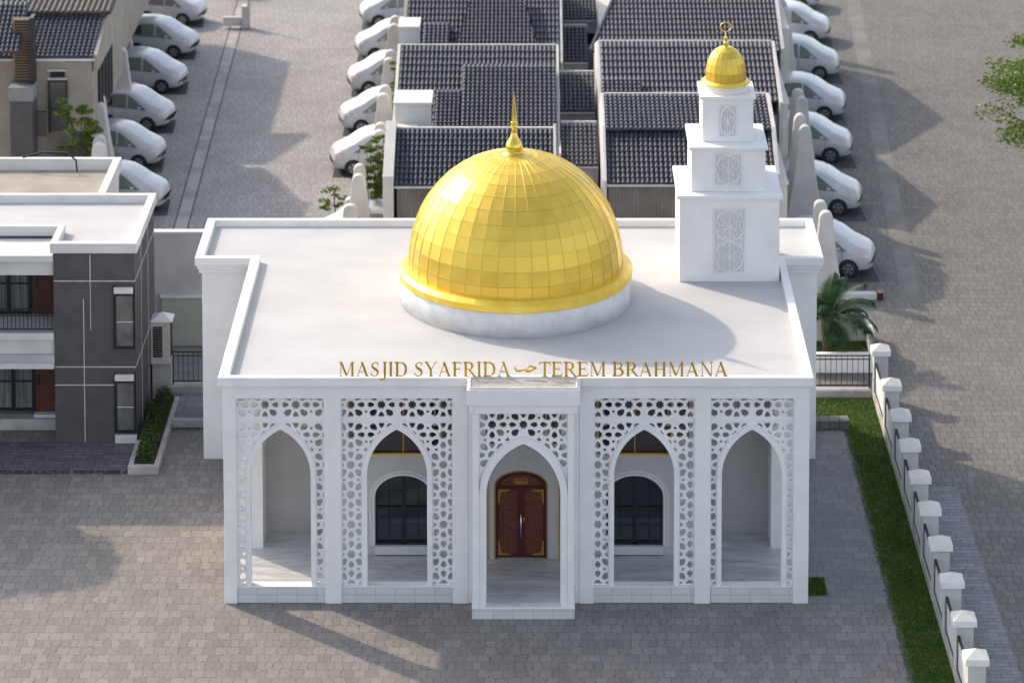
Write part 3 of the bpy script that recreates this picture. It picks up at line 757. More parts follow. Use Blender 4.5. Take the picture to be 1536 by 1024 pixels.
# ------------------------------------------------------------------ foliage helpers
def leaves(mb, c, r, n, size, rnd, flat=1.0, shell=.55):
    for _ in range(n):
        while True:
            d=Vector((rnd.uniform(-1,1),rnd.uniform(-1,1),rnd.uniform(-1,1)))
            if .05<d.length<1: break
        d=d.normalized()*(shell+(1-shell)*rnd.random()**.6)
        p=Vector(c)+Vector((d.x*r[0],d.y*r[1],d.z*r[2]))
        a=Vector((rnd.gauss(0,1),rnd.gauss(0,1),rnd.gauss(0,.5))).normalized(); b=a.cross(Vector((rnd.gauss(0,1),rnd.gauss(0,1),rnd.gauss(0,1)))).normalized()
        s=size*rnd.uniform(.6,1.3)
        mb.add([p-a*s*.5,p+b*s*.28,p+a*s*.5,p-b*s*.28],[(0,1,2,3)])

# ------------------------------------------------------------------ left modern house
LH=empty('modern_house',(-13.6,10.2,0),0,'charcoal and white flat roofed two storey house left of the mosque','house')
def lh(o): o.parent=LH; o.location=(13.6,-10.2,0); return o
def lbox(name,mat,*a,bevel=.006): return lh(box(name,mat,None,*a,bevel=bevel))
lbox('wall',M['charcoal'],-13.70,-11.38,10.20,14.65,0,5.66)
lbox('wall',M['charcoal'],-24,-13.702,11.72,14.65,0,5.62)
# parapet of roof
pr=MB(); pr.box(-13.78,-11.30,10.12,10.36,5.662,5.95); pr.box(-11.52,-11.30,10.362,14.55,5.662,5.95); pr.box(-24,-11.30,14.552,14.75,5.662,5.95)
pr.box(-13.78,-13.58,10.362,11.80,5.662,5.95); pr.box(-15.60,-13.78,11.65,11.85,5.66,5.95)
pr.box(-24,-15.60,11.65,11.85,5.66,5.90)
lh(pr.build('parapet',M['housewhite'],bevel=.01))
dk=MB(); dk.box(-13.578,-11.522,10.362,11.85,5.665,5.70); dk.box(-24,-11.522,11.852,14.55,5.665,5.70); lh(dk.build('roof_deck',M['deck']))
lbox('dark_fascia',M['charcoal'],-24,-13.80,11.63,11.648,5.35,5.66)
# canopy slabs and balcony, left part
lbox('canopy',M['housewhite'],-24,-13.702,10.10,11.60,5.42,5.60)
lbox('fascia',M['housewhite'],-24,-13.702,10.28,10.50,4.97,5.42)
lbox('balcony_slab',M['housewhite'],-24,-13.702,10.12,11.71,3.13,3.32)
lbox('balcony_fascia',M['housewhite'],-24,-13.702,10.28,10.45,2.66,3.128)
lbox('lower_canopy',M['housewhite'],-24,-13.702,10.05,11.0,2.30,2.44)
lbox('lower_canopy_band',M['greyplaster'],-24,-13.702,10.20,10.45,2.442,2.658)
def glazed(x0,x1,z0,z1,y):
    w=lbox('window',M['curtain'],x0,x1,y-.02,y-.004,z0,z1,bevel=0)
    g=MB(); t=.05; n=2; xs=[x0+(x1-x0)*i/n for i in range(n+1)]
    for xx in xs: g.box(xx-t,xx+t,y-.07,y-.022,z0,z1)
    g.box(x0,x1,y-.068,y-.024,z0,z0+.08); g.box(x0,x1,y-.068,y-.024,z1-.08,z1); g.box(x0,x1,y-.066,y-.026,z0+(z1-z0)*.45,z0+(z1-z0)*.45+.04)
    g.build('window_frame',M['darkmetal'],w)
    MB().box(x0,x1,y-.0215,y-.0205,z0,z1)
    return w
yr=11.72
glazed(-17.4,-16.05,3.34,5.2,yr); glazed(-15.85,-14.62,3.34,5.3,yr)
glazed(-17.2,-15.9,.45,2.35,yr); glazed(-15.75,-14.55,.45,2.35,yr)
for z0,z1 in ((3.34,5.3),(.42,2.35)):
    d=lbox('door',M['wooddoor'],-14.50,-13.74,yr-.06,yr-.004,z0,z1)
    MB().box(-14.43,-14.39,yr-.10,yr-.062,z0+.8,z0+1.1).build('handle',M['darkmetal'],d)
lbox('door_sill',M['trim'],-14.52,-13.72,yr-.3,yr-.062,.33,.42)
lbox('porch_plinth',M['concrete'],-24,-13.702,11.3,yr-.006,0,.33)
rl=MB(); rl.box(-24,-13.71,10.20,10.23,3.98,4.02); rl.box(-24,-13.71,10.20,10.23,3.40,3.43); rl.box(-24,-13.71,10.202,10.228,3.80,3.82)
xx=-17.8
while xx<-13.75: rl.box(xx,xx+.02,10.204,10.226,3.431,3.979); xx+=.115
lh(rl.build('balcony_railing',M['rail']))
gl=MB()
for z in (4.82,2.30): gl.box(-13.698,-11.38,10.186,10.199,z,z+.022)
gl.box(-13.698,-11.97,10.186,10.199,1.77,1.792)
gl.box(-12.66,-12.64,10.187,10.199,4.843,5.60); gl.box(-12.66,-12.645,10.187,10.199,3.4,4.819); gl.box(-12.86,-12.84,10.187,10.199,2.323,4.3); gl.box(-12.86,-12.84,10.187,10.199,1.793,2.299); gl.box(-12.86,-12.84,10.187,10.199,0.05,1.769)
gl.box(-11.381,-11.368,10.2,14.6,4.82,4.842); gl.box(-11.381,-11.368,10.2,14.6,2.30,2.322); gl.box(-11.379,-11.367,11.55,11.57,.1,5.55); gl.box(-11.379,-11.367,13.1,13.12,.1,5.55)
lh(gl.build('trim_line',M['trim']))
for (z0,z1) in ((2.86,4.70),(.40,2.14)):
    w=lbox('window',M['smoke'],-11.93,-11.42,10.165,10.185,z0+.02,z1-.20,bevel=0)
    g=MB(); g.box(-11.99,-11.92,10.13,10.198,z0,z1); g.box(-11.43,-11.37,10.13,10.198,z0,z1); g.box(-11.919,-11.431,10.13,10.198,z0,z0+.07); g.box(-11.919,-11.431,10.132,10.198,z1-.28,z1-.22)
    g.build('window_frame',M['darkmetal'],w)
    MB().box(-11.919,-11.431,10.15,10.164,z0+(z1-z0)*.42,z0+(z1-z0)*.42+.02).build('glazing_bar',M['trim'],w)
    MB().box(-11.96,-11.42,10.04,10.129,z1-.19,z1-.02).build('window_hood',M['housewhite'],w)
lbox('window_plinth',M['housewhite'],-11.98,-11.36,10.10,10.198,0.0,.33)

ter=empty('terrace',(-16,9.2,0),0,'dark purple paved terrace step in front of the charcoal house','terrace')
t1=MB().box(-26,-11.40,8.30,10.195,0,.10).build('terrace_paving',M['pave_dark'],ter); t1.location=(16,-9.2,0)
t2=MB().box(-26,-11.40,8.14,8.296,0,.115).build('kerb',M['pave_dark'],ter,bevel=.01); t2.location=(16,-9.2,0)

PL=empty('planter_box',(-10.9,10.8,0),0,'long narrow concrete planter with clipped hedge beside the charcoal house','planter')
def pb(o): o.parent=PL; o.location=(10.9,-10.8,0); return o
pm=MB(); pm.box(-11.36,-10.50,8.10,8.28,0,.24); pm.box(-10.64,-10.50,8.282,13.3,0,.24); pm.box(-11.36,-11.22,8.282,10.0,0,.24)
pb(pm.build('planter_wall',M['concrete'],bevel=.015)); pb(box('soil',M['soil'],None,-11.218,-10.642,8.282,13.3,0,.19,bevel=0))
rnd=random.Random(5); hm=MB(); h2=MB()
for i in range(26):
    yy=8.5+i*.185; leaves(hm,(-10.93+rnd.uniform(-.04,.04),yy,.36),(.27,.20,.25),230,.075,rnd,shell=.3)
    leaves(hm,(-10.93,yy,.46),(.24,.18,.18),28,.07,rnd)
hm.v and pb(hm.build('hedge',M['hedge']))

# alley behind the planter
AL=empty('raised_path_step',(-10.1,12.6,0),0,'raised paved step between planter hedge and white mosque wing','step')
for nm,a,mt in (('riser',(-10.5,-9.352,11.5,11.72,0,.22),'concrete'),('tread',(-10.5,-9.352,11.722,13.6,0,.215),'pave_grey'),('upper_riser',(-11.0,-9.352,13.602,13.98,0,.42),'concrete')):
    o=MB().box(*a).build(nm,M[mt],AL,bevel=.01); o.location=(10.1,-12.6,0)
def railing(name,x0,x1,y,z0,z1,label,cat,n,base=None):
    r=empty(name,((x0+x1)/2,y,z0-.08),0,label,cat); off=(-(x0+x1)/2,-y,-(z0-.08))
    m=MB(); m.box(x0,x1,y-.02,y+.02,z1-.03,z1); m.box(x0,x1,y-.02,y+.02,z0,z0+.03); m.box(x0,x1,y-.019,y+.019,z1-.14,z1-.115)
    o=m.build('rail',M['rail'],r); o.location=off
    for i in range(n):
        xx=x0+.02+(x1-x0-.05)*i/(n-1); w=.016
        o=MB().box(xx-w/2,xx+w/2,y-.012,y+.012,z0+.031,z1-.031).build('bar',M['rail'],r); o.location=off
    for xx in (x0,x1-.03):
        o=MB().box(xx,xx+.035,y-.022,y+.022,z0-.08,z1+.02).build('post',M['rail'],r); o.location=off
    return r
railing('gate_railing',-10.76,-9.37,13.8,.50,1.42,'black metal railing gate between white box pillar and left wing wall','railing',10)
bx=empty('utility_pillar',(-11.06,13.8,0),0,'grey pillar carrying a white louvred box with pyramid cap','pillar')
for nm,mt,f in (('pillar_base','greyplaster',lambda m:m.box(-11.34,-10.78,13.6,14.1,0,1.13)),('cabinet','cream',lambda m:m.box(-11.37,-10.80,13.52,14.15,1.132,2.42)),('cap','plaster',lambda m:m.pyr(-11.40,-10.72,13.48,14.2,2.422,2.62)),('louvre','dark',lambda m:[m.box(-11.30,-11.02,13.49,13.517,1.35+.068*k,1.35+.068*k+.045) for k in range(14)]),('louvre_side','dark',lambda m:m.box(-10.797,-10.78,13.6,14.0,1.3,2.36))):
    m=MB(); f(m); o=m.build(nm,M[mt],bx,bevel=.006); o.location=(11.06,-13.8,0)
bw=empty('boundary_wall',(-10.8,18.3,0),0,'tall grey boundary wall with pale green panel behind the left gate','wall')
for nm,mt,a in (('wall','greyplaster',(-13.4,-8.2,18.2,18.4,0,3.55)),('coping','trim',(-13.45,-8.15,18.16,18.44,3.552,3.62)),('panel','greentint',(-11.6,-9.55,18.05,18.197,0,1.55)),('panel_coping','trim',(-11.65,-9.5,18.0,18.197,1.552,1.62))):
    o=MB().box(*a).build(nm,M[mt],bw,bevel=.008); o.location=(10.8,-18.3,0)
sheet('alley_paving',[(-13,13.98),(-8.5,13.98),(-8.5,18.0),(-13,18.0)],.004,M['pave_grey'])

# ------------------------------------------------------------------ right garden
sheet('lawn',[(9.12,-12),(10.36,-12),(10.36,13.7),(8.02,13.7),(8.02,11.75),(9.12,11.75)],.006,M['turf'])
sheet('lawn',[(6.99,.45),(7.52,.45),(7.52,1.5),(6.99,1.5)],.008,M['turf'])
sheet('lawn',[(8.1,16.0),(10.5,16.0),(10.5,18.4),(8.1,18.4)],.006,M['turf'])
rnd=random.Random(11); gb=MB()
def blades(x0,x1,y0,y1,n,h=.05):
    for _ in range(n):
        x=rnd.uniform(x0,x1); y=rnd.uniform(y0,y1); a=rnd.uniform(0,2*PI); w=.012*rnd.uniform(.7,1.4); hh=h*rnd.uniform(.5,1.4)
        lx,ly=rnd.gauss(0,.025),rnd.gauss(0,.025)
        gb.add([(x-w*math.cos(a),y-w*math.sin(a),.006),(x+w*math.cos(a),y+w*math.sin(a),.006),(x+lx,y+ly,hh)],[(0,1,2)])
blades(9.14,10.18,-5.5,11.8,30000); blades(8.06,10.14,11.8,13.7,6500); blades(7.0,7.5,.46,1.48,1400); blades(8.1,10.4,16.0,18.3,5000)
for _ in range(900):   # ragged fringe along the paving
    y=rnd.uniform(-5.5,11.5); x=9.12-abs(rnd.gauss(0,.06)); gb.add([(x-.012,y,.003),(x+.012,y,.003),(x+rnd.gauss(-.01,.02),y,.05)],[(0,1,2)])
tag(gb.build('grass',M['grassblade']),'short green lawn grass between grey path and white fence','grass',kind='stuff')
kb=empty('block_kerb',(8.6,11.6,0),0,'low grey block kerb at the back end of the side path','kerb')
for k in range(4):
    o=MB().box(8.03+.29*k,8.31+.29*k,11.32,11.74,0,.26+.004*k).build('block',M['gutter'],kb,bevel=.015); o.location=(-8.6,-11.6,0)
# fence: posts and panels
FN=empty('boundary_fence',(10.32,4,0),0,'white pillared fence with pyramid caps along the lawn','fence')
fy=[13.64,10.90,8.62,6.47,4.32,2.28,.14,-2.0,-4.10,-6.10]
def fp(o,y): o.parent=FN; o.location=(0,y-4,0); return o
pc=None
for i,y in enumerate(fy):
    if pc is None:
        pc=fp(MB().box(-.20,.22,-.20,.20,0,1.42).build('post',M['fin'],bevel=.01),y)
        cp=MB().box(-.27,.29,-.27,.27,1.422,1.58).build('post_cap',M['plaster'],pc,bevel=.006)
        cq=MB().pyr(-.26,.28,-.26,.26,1.582,1.74).build('cap_pyramid',M['cream'],pc)
    else:
        o=pc.copy(); COL.objects.link(o); fp(o,y)
        for ch in (cp,cq):
            q=ch.copy(); COL.objects.link(q); q.parent=o
for i in range(len(fy)-1):
    y0,y1=fy[i+1]+.22,fy[i]-.22; L=y1-y0
    m=MB(); m.box(-.17,-.11,0,L,1.16,1.21); m.box(-.17,-.11,0,L,.34,.38); m.box(-.168,-.112,.0,.05,.381,1.159); m.box(-.168,-.112,L-.05,L,.381,1.159)
    o=m.build('panel_frame',M['rail'],None); fp(o,y0)
    m=MB(); m.box(-.15,-.125,.055,L-.055,.385,1.155)
    q=m.build('panel_infill',M['trim'],o)
    m=MB(); m.box(-.20,-.10,0,L,0,.30); fp(m.build('fence_plinth',M['concrete'],None,bevel=.01),y0)
railing('garden_railing',8.06,10.06,13.98,.30,1.24,'black metal railing gate between right wing wall and first fence post','railing',13)
kb2=box('railing_kerb',M['concrete'],None,8.04,10.08,13.80,14.10,0,.215); tag(kb2,'low concrete kerb under the garden railing gate','kerb')
gw=empty('garden_wall',(9.3,17,0),0,'low white garden wall enclosing the palm bed','wall')
for a in ((8.06,10.42,15.78,15.98,0,.60),(10.422,10.60,15.78,18.9,0,.602),(8.06,10.42,18.5,18.72,0,.85)):
    o=MB().box(*a).build('wall_section',M['plaster'],gw,bevel=.012); o.location=(-9.3,-17,0)

# palm
PM=empty('palm',(9.05,17.2,0),0,'green feathery palm growing behind the right wing wall','palm')
rnd=random.Random(21)
for k in range(3):
    a=k*2.1; MB().tube([(0,0,0),(.10*math.cos(a),.10*math.sin(a),.6),(.2*math.cos(a),.2*math.sin(a),1.3)],.09,8,.05).build('trunk',M['bark'],PM,smooth=True)
fr0=0
for k in range(26):
    a=k*2*PI/26*3.0+rnd.uniform(-.15,.15); el=rnd.uniform(.55,1.4); L=rnd.uniform(1.3,1.9)
    d=Vector((math.cos(a),math.sin(a),0)); p=Vector((.12*math.cos(a),.12*math.sin(a),1.15)); v=(d*math.cos(el)+Vector((0,0,math.sin(el))))
    pts=[p.copy()]; n=18
    for i in range(n):
        v=(v+Vector((0,0,-.105))).normalized(); p=p+v*L/n; pts.append(p.copy())
    m=MB(); m.tube(pts,.014,5,.004)
    side=d.cross(Vector((0,0,1)))
    for i in range(3,n+1):
        t=i/n; l=.42*math.sin(PI*min(t*.9+.1,1))**.6+.05; dirv=(pts[i]-pts[i-1]).normalized()
        for q in (0,.5):
          base=pts[i]-dirv*(L/n)*q
          for s in (-1,1):
            tip=base+side*s*l*.85+dirv*l*.55+Vector((0,0,-.10-.1*t)); w=dirv*.020; mid=(base+tip)/2+Vector((0,0,.05))
            m.add([base-w,base+w,mid+w,mid-w,tip],[(0,1,2,3),(3,2,4)])
    m.build('frond',M['palmleaf'],PM)

# trees
def tree(name,loc,h,r,label,n=60,seed=1,leaf=.11,per=130,zs=.6,mat='leaf',cat='tree',trunk_r=.16,col=False):
    rnd=random.Random(seed); t=empty(name,loc,0,label,cat)
    m=MB(); m.tube([(0,0,0),(.05,.03,h*.3),(.0,.05,h*.62)],trunk_r,8,trunk_r*.6)
    f=MB()
    for k in range(n):
        a=rnd.uniform(0,2*PI); rr=r*math.sqrt(rnd.random())*1.0; z=h*zs+(rnd.uniform(-1,1))*r*.75*math.sqrt(max(0,1-(rr/r)**2*.8))
        if col: z=h*(.12+.86*rnd.random())
        c=(rr*math.cos(a),rr*math.sin(a),z); s=r*rnd.uniform(.14,.26)
        if k%3==0: m.tube([(0,.04,h*.42),(c[0]*.4,c[1]*.4,h*.45+(z-h*.45)*.55),(c[0],c[1],z)],trunk_r*.35,5,.012)
        leaves(f,c,(s*1.45,s*1.45,s*.5),per,leaf,rnd,shell=.2)
    m.build('trunk',M['bark'],t); f.build('crown',M[mat],t); return t
tree('garden_tree',(18.8,29.6,0),6.2,2.75,'leafy green tree leaning in from the right edge of the road',90,4,.13,260,.76,trunk_r=.2)
tree('unseen_shadow_tree',(-19.6,7.95,0),6.0,1.85,'unseen leafy tree added beside the terrace to shade the forecourt',150,31,.16,260,.85,trunk_r=.12)  # out of view, added to cast the ragged shadow on the forecourt
tree('small_tree',(-16.0,30.6,0),4.3,.72,'small yellow green tree behind the flat roofed block on the left',80,9,.10,110,.80,trunk_r=.06,col=True)
tree('garden_shrub',(-5.35,28.2,0),3.7,.55,'tall green shrub between curved fin walls and nearest terraced house',120,12,.10,110,.74,trunk_r=.05,col=True)
tree('garden_shrub',(-5.05,38.4,0),3.6,.45,'green shrub in the gap beside the second terraced house',90,13,.10,110,.74,trunk_r=.05,col=True)
tree('overhanging_bush',(-7.0,29.9,0),1.5,.62,'sparse low bush drooping beside the curved fin walls',14,15,.11,40,.55,trunk_r=.03)

# ------------------------------------------------------------------ terraced houses
def tiled(name,parent,off,x0,x1,ya,za,yb,zb,pitch=.16,row=.34,thick=.05,inset0=0,inset1=0,mat='tile'):
    """tiled slope from (ya,za) eave to (yb,zb) ridge"""
    L=math.hypot(yb-ya,zb-za); nr=max(2,round(L/row)); W=x1-x0; nc=max(3,round(W/pitch)); per=6
    sy,sz=(yb-ya)/L,(zb-za)/L; ny,nz=-sz,sy
    if nz<0: ny,nz=-ny,-nz
    m=MB(); prof=[0,.55,.95,1,.80,.30]
    for r in range(nr):
        v=[]; cols=nc*per+1
        for e in (0,1):
            t=(r+e)/nr; tl=t*L+(-.02 if e==0 else 0); lift=.045 if e==0 else .0
            a=x0+inset0*t; b=x1-inset1*t
            for c in range(cols):
                x=x0+W*c/(cols-1)
                x=min(max(x,a),b)
                h=prof[c%per]*.072+lift+thick
                v.append((x,ya+sy*tl+ny*h,za+sz*tl+nz*h))
        f=[(c,c+1,cols+c+1,cols+c) for c in range(cols-1)]
        base=len(v)
        # front lip of the row
        tl=(r/nr)*L-.02
        for c in range(cols):
            x=v[c][0]; h=thick-.01; v.append((x,ya+sy*tl+ny*h,za+sz*tl+nz*h))
        f+=[(base+c,base+c+1,c+1,c) for c in range(cols-1)]
        m.add(v,f)
    # underside
    m.add([(x0,ya,za),(x1,ya,za),(x1-inset1,yb,zb),(x0+inset0,yb,zb)],[(0,1,2,3)])
    o=m.build(name,M[mat],parent); o.location=off; return o
def thing_box(parent,off,name,mat,*a,bevel=.01):
    o=box(name,M[mat],parent,*a,bevel=bevel); o.location=off; return o
def gable(parent,off,x0,x1,pts,mat,name='party_wall'):
    # wall slab between x0,x1 with (y,z) profile
    n=len(pts); m=MB(); v=[(x0,y,z) for y,z in pts]+[(x1,y,z) for y,z in pts]
    f=[tuple(range(n)),tuple(range(2*n-1,n-1,-1))]+[((i+1)%n,i,i+n,(i+1)%n+n) for i in range(n)]
    o=m.add(v,f).build(name,M[mat],parent,bevel=.008); o.location=off; return o
def corrugated(parent,off,x0,x1,y,z0,z1,p=.11):
    m=MB(); n=round((x1-x0)/p)*4; v=[]
    for i in range(n+1):
        x=x0+(x1-x0)*i/n; yy=y-(.035 if i%4 in (1,2) else 0); v+=[(x,yy,z0),(x,yy,z1)]
    m.add(v,[(2*i,2*i+2,2*i+3,2*i+1) for i in range(n)])
    o=m.build('corrugated_wall',M['corr'],parent); o.location=off; return o
def sl(t,a,b): return a+(b-a)*t
TG='terraced houses with navy tiled roofs'
HS=[]
def terr(x,y,label): 
    h=empty('terraced_house',(x,y,0),0,label,'house',TG); HS.append(h); return h,(-x,-y,0)
# left block, nearest house
h,o=terr(-1.9,20.2,'nearest left terraced house, navy tiled roof and brown corrugated front wall behind the dome')
corrugated(h,o,-4.35,.62,20.22,0,4.36)
thing_box(h,o,'wall','cream',-4.35,.62,20.26,24.6,0,4.30)
tiled('roof',h,o,-4.42,.64,20.14,4.36,22.25,5.62,pitch=.152,row=.24)
tiled('roof',h,o,-4.42,.64,24.5,4.36,22.25,5.62,pitch=.152,row=.3)
thing_box(h,o,'ridge','fin',-4.42,.64,22.22,22.34,5.68,5.74)
thing_box(h,o,'eave_trim','fin',-4.42,.64,20.06,20.13,4.32,4.40)
gable(h,o,-4.78,-4.44,[(20.0,0),(24.6,0),(24.6,4.5),(22.3,5.95),(20.0,4.75)],'cream')
gable(h,o,.645,.74,[(20.0,0),(24.6,0),(24.6,4.5),(22.3,5.85),(20.0,4.55)],'fin')
# left block, second
h,o=terr(-1.9,29,'second left terraced house, navy roof with raised lower section and white box by its front')
thing_box(h,o,'wall','cream',-4.65,.78,27.4,35.5,0,4.0)
tiled('roof',h,o,-4.68,.80,27.0,4.05,31.9,5.88,pitch=.152,row=.40)
tiled('roof',h,o,-4.68,.80,36.2,4.2,31.95,5.88,pitch=.152,row=.5)
tiled('raised_roof',h,o,-2.45,.80,26.0,4.05,30.3,5.62,pitch=.152,row=.23)
thing_box(h,o,'wall','fin',-2.75,.80,26.1,27.0,0,3.85)
tiled('lower_roof',h,o,-3.35,-2.48,25.9,3.95,29.0,5.05,pitch=.152,row=.22)
thing_box(h,o,'roof_edge','fin',-2.475,-2.452,26.0,27.0,3.9,4.2)
thing_box(h,o,'ridge','fin',-4.68,.80,31.88,31.98,5.94,6.0)
gable(h,o,-4.80,-4.69,[(27.0,0),(36,0),(36,4.3),(31.9,6.02),(27.0,4.2)],'cream')
gable(h,o,.805,.90,[(25.8,0),(36,0),(36,4.3),(31.9,6.0),(25.8,3.95)],'fin')
thing_box(h,o,'balcony_box','housewhite',-4.62,-3.45,25.5,26.9,0,5.62); thing_box(h,o,'balcony_coping','cream',-4.68,-3.38,25.42,26.98,5.622,5.72)
thing_box(h,o,'lower_box','cream',-4.70,-3.85,24.75,25.3,0,5.0)
# left block, third
h,o=terr(-2.1,38,'farthest left terraced house, navy roof with a hipped centre section at the top edge')
thing_box(h,o,'wall','cream',-4.6,.95,38.0,46,0,4.2)
tiled('roof',h,o,-4.75,1.0,37.2,4.25,43.5,6.7,pitch=.152,row=.40)
tiled('hip_roof',h,o,-3.1,.35,35.9,4.05,40.3,5.95,pitch=.152,row=.24,inset0=.85,inset1=.85)
tiled('lower_roof',h,o,-4.1,-3.12,35.9,4.15,38.6,5.0,pitch=.152,row=.23)
thing_box(h,o,'balcony_box','housewhite',-4.85,-4.15,34.4,35.6,0,6.0); thing_box(h,o,'balcony_coping','cream',-4.90,-4.10,34.32,35.68,6.002,6.08)
gable(h,o,1.005,1.09,[(36.5,0),(46,0),(46,5.5),(43.4,6.8),(36.5,4.1)],'fin')
gable(h,o,-4.9,-4.76,[(36.6,0),(46,0),(46,5.5),(43.4,6.8),(37.2,4.4)],'beige')
# right block
h,o=terr(5.3,20.2,'nearest right terraced house, long navy roof directly behind the stepped tower')
corrugated(h,o,2.38,7.70,20.22,0,4.40)
thing_box(h,o,'wall','cream',2.38,7.70,20.26,27.5,0,4.30)
tiled('roof',h,o,2.34,7.72,20.14,4.42,22.4,5.50,pitch=.155,row=.25)
tiled('upper_roof',h,o,2.34,7.72,22.25,5.60,24.9,6.02,pitch=.155,row=.26)
tiled('roof',h,o,2.34,7.72,28.0,4.6,24.95,6.02,pitch=.155,row=.4)
thing_box(h,o,'ridge','fin',2.34,7.72,24.9,25.0,6.08,6.14); thing_box(h,o,'eave_trim','fin',2.34,7.72,20.06,20.13,4.38,4.46)
gable(h,o,2.24,2.335,[(20.0,0),(27.5,0),(27.5,4.8),(24.9,6.15),(22.3,5.75),(20.0,4.6)],'fin')
gable(h,o,7.725,7.86,[(20.4,0),(27.5,0),(27.5,4.8),(24.9,6.15),(22.3,5.75),(20.4,4.7)],'fin')
thing_box(h,o,'side_wall','cream',7.862,8.10,20.4,24.8,0,4.35); thing_box(h,o,'side_coping','cream',7.862,8.14,20.35,24.85,4.352,4.42)
h,o=terr(5.5,29,'second right terraced house, broad navy roof with a small lower patch at its left')
thing_box(h,o,'wall','cream',2.4,8.42,28.9,38,0,4.2)
tiled('roof',h,o,2.36,8.44,28.6,4.75,32.2,5.95,pitch=.155,row=.42)
tiled('roof',h,o,2.36,8.44,37,4.2,32.25,5.95,pitch=.155,row=.5)
tiled('lower_roof',h,o,2.36,3.75,27.9,4.75,29.6,5.35,pitch=.155,row=.24)
thing_box(h,o,'ridge','fin',2.30,8.46,32.2,32.3,6.0,6.06)
gable(h,o,2.26,2.355,[(28.2,0),(38,0),(38,4.3),(32.2,6.05),(28.2,4.7)],'fin')
gable(h,o,8.445,8.57,[(28.2,0),(38,0),(38,4.3),(32.2,6.05),(28.2,4.9)],'fin')
thing_box(h,o,'side_wall','cream',8.572,8.80,28.9,33.5,0,4.6); thing_box(h,o,'side_coping','cream',8.572,8.84,28.85,33.55,4.602,4.67)
h,o=terr(5.6,39,'farthest right terraced house, hipped navy roof reaching the top edge')
thing_box(h,o,'wall','cream',2.5,9.0,37.6+1,48,0,4.5)
tiled('roof',h,o,2.1,9.15,36.9,4.35,43.6,6.75,pitch=.155,row=.36,inset0=1.9,inset1=.0)
hp=MB().tube([(2.1,36.9,4.45),(4.0,43.6,6.9)],.07,6).build('hip_ridge',M['tile'],h); hp.location=o
gable(h,o,9.16,9.3,[(37,0),(48,0),(48,5.5),(43.6,6.85),(37,4.5)],'fin')
thing_box(h,o,'side_wall','cream',9.302,9.6,38.5,46,0,4.9)
# rear extensions between the two blocks
EG='small tiled rear extensions between the terraces'
ext=[(.93,2.16,[(3.3,232,175)],'nearest small tiled rear extension in the gap behind the dome',24.9),
     (.95,2.18,[],'second small tiled rear extension in the gap between the terraces',31.5),
     (1.12,2.05,[],'third small tiled rear extension in the gap between the terraces',38.3),
     (1.15,2.6,[],'farthest small tiled rear extension at the top of the gap',44.6)]
eave=[3.55,3.55,3.55,3.6]
for (x0,x1,_,lab,y),z in zip(ext,eave):
    h=empty('rear_extension',((x0+x1)/2,y,0),0,lab,'extension',EG); HS.append(h); o=(-(x0+x1)/2,-y,0)
    thing_box(h,o,'wall','greyplaster',x0,x1,y+.1,y+3.4,0,z-.06)
    tiled('roof',h,o,x0,x1,y,z,y+2.5,z+.72,pitch=.152,row=.25)
    thing_box(h,o,'eave_trim','fin',x0,x1,y-.07,y-.005,z-.03,z+.04); thing_box(h,o,'roof_coping','fin',x0,x1,y+2.52,y+2.62,z,z+.86)
    thing_box(h,o,'window','glass',x0+.75,x1-.1,y+.06,y+.095,z-1.0,z-.55,bevel=0)
    thing_box(h,o,'side_trim','fin',x0-.06,x0-.003,y-.05,y+2.6,z-.2,z+.5)
    if y<30: thing_box(h,o,'low_wall','greyplaster',x0,x1+.05,y-1.6,y-1.4,0,2.6)

# low terraces standing a little further back
for h in HS:
    h.location=(h.location.x*1.045,h.location.y+4.3,-1.3); h.scale=(1.045,1.03,1)
    for c in [c for c in bpy.data.objects if c.parent==h and c.type=='MESH']:
        for v in c.data.vertices:
            if v.co.z<1.3: v.co.z=1.3
# ------------------------------------------------------------------ left background houses
h=empty('flat_roofed_block',(-16,17,0),0,'pale flat roofed block with white parapet behind the charcoal house','building'); o=(16,-17,0)
thing_box(h,o,'wall','housewhite',-24,-12.95,14.9,18.5,0,5.50); thing_box(h,o,'roof_deck','beige',-24,-13.1,14.95,18.3,5.502,5.54)
for a in ((-24,-12.85,18.302,18.5,5.502,5.90),(-13.09,-12.85,14.9,18.3,5.502,5.90)): thing_box(h,o,'parapet','housewhite',*a)
ob=MB().tube([(-15.9,18.3,5.95),(-15.3,18.25,6.12),(-14.5,18.2,6.12),(-14.2,18.0,5.95),(-14.15,17.9,5.6)],.03,6).build('roof_cable',M['rail'],h); ob.location=o
h=empty('beige_house',(-18,30,0),0,'beige gabled house with navy tiles and tall dark side window, top left','house'); o=(18,-30,0)
thing_box(h,o,'upper_wall','beige',-19.9,-15.85,33.0,40.8,2.35,5.05); thing_box(h,o,'lower_wall','beige',-19.9,-17.6,33.05,40.8,0,2.348)
tiled('roof',h,o,-19.6,-15.78,32.9,5.08,35.6,5.95,pitch=.17,row=.22); 
tiled('upper_roof',h,o,-20.4,-15.5,35.4,6.05,38.6,6.45,pitch=.2,row=3.5,mat='browntile')
thing_box(h,o,'eave_trim','trim',-19.6,-15.75,32.8,32.88,5.02,5.10)
gable(h,o,-15.80,-15.66,[(32.9,4.6),(41,4.6),(41,5.0),(38.4,6.4),(35.4,5.9),(32.9,5.22)],'beige','gable_wall')
w=thing_box(h,o,'window','glass',-17.40,-16.80,32.93,32.985,2.4,4.22,bevel=0)
for a in ((-17.45,-17.38),(-16.82,-16.75)): MB().box(a[0],a[1],32.88,32.928,2.36,4.28).build('window_frame',M['darkmetal'],w)
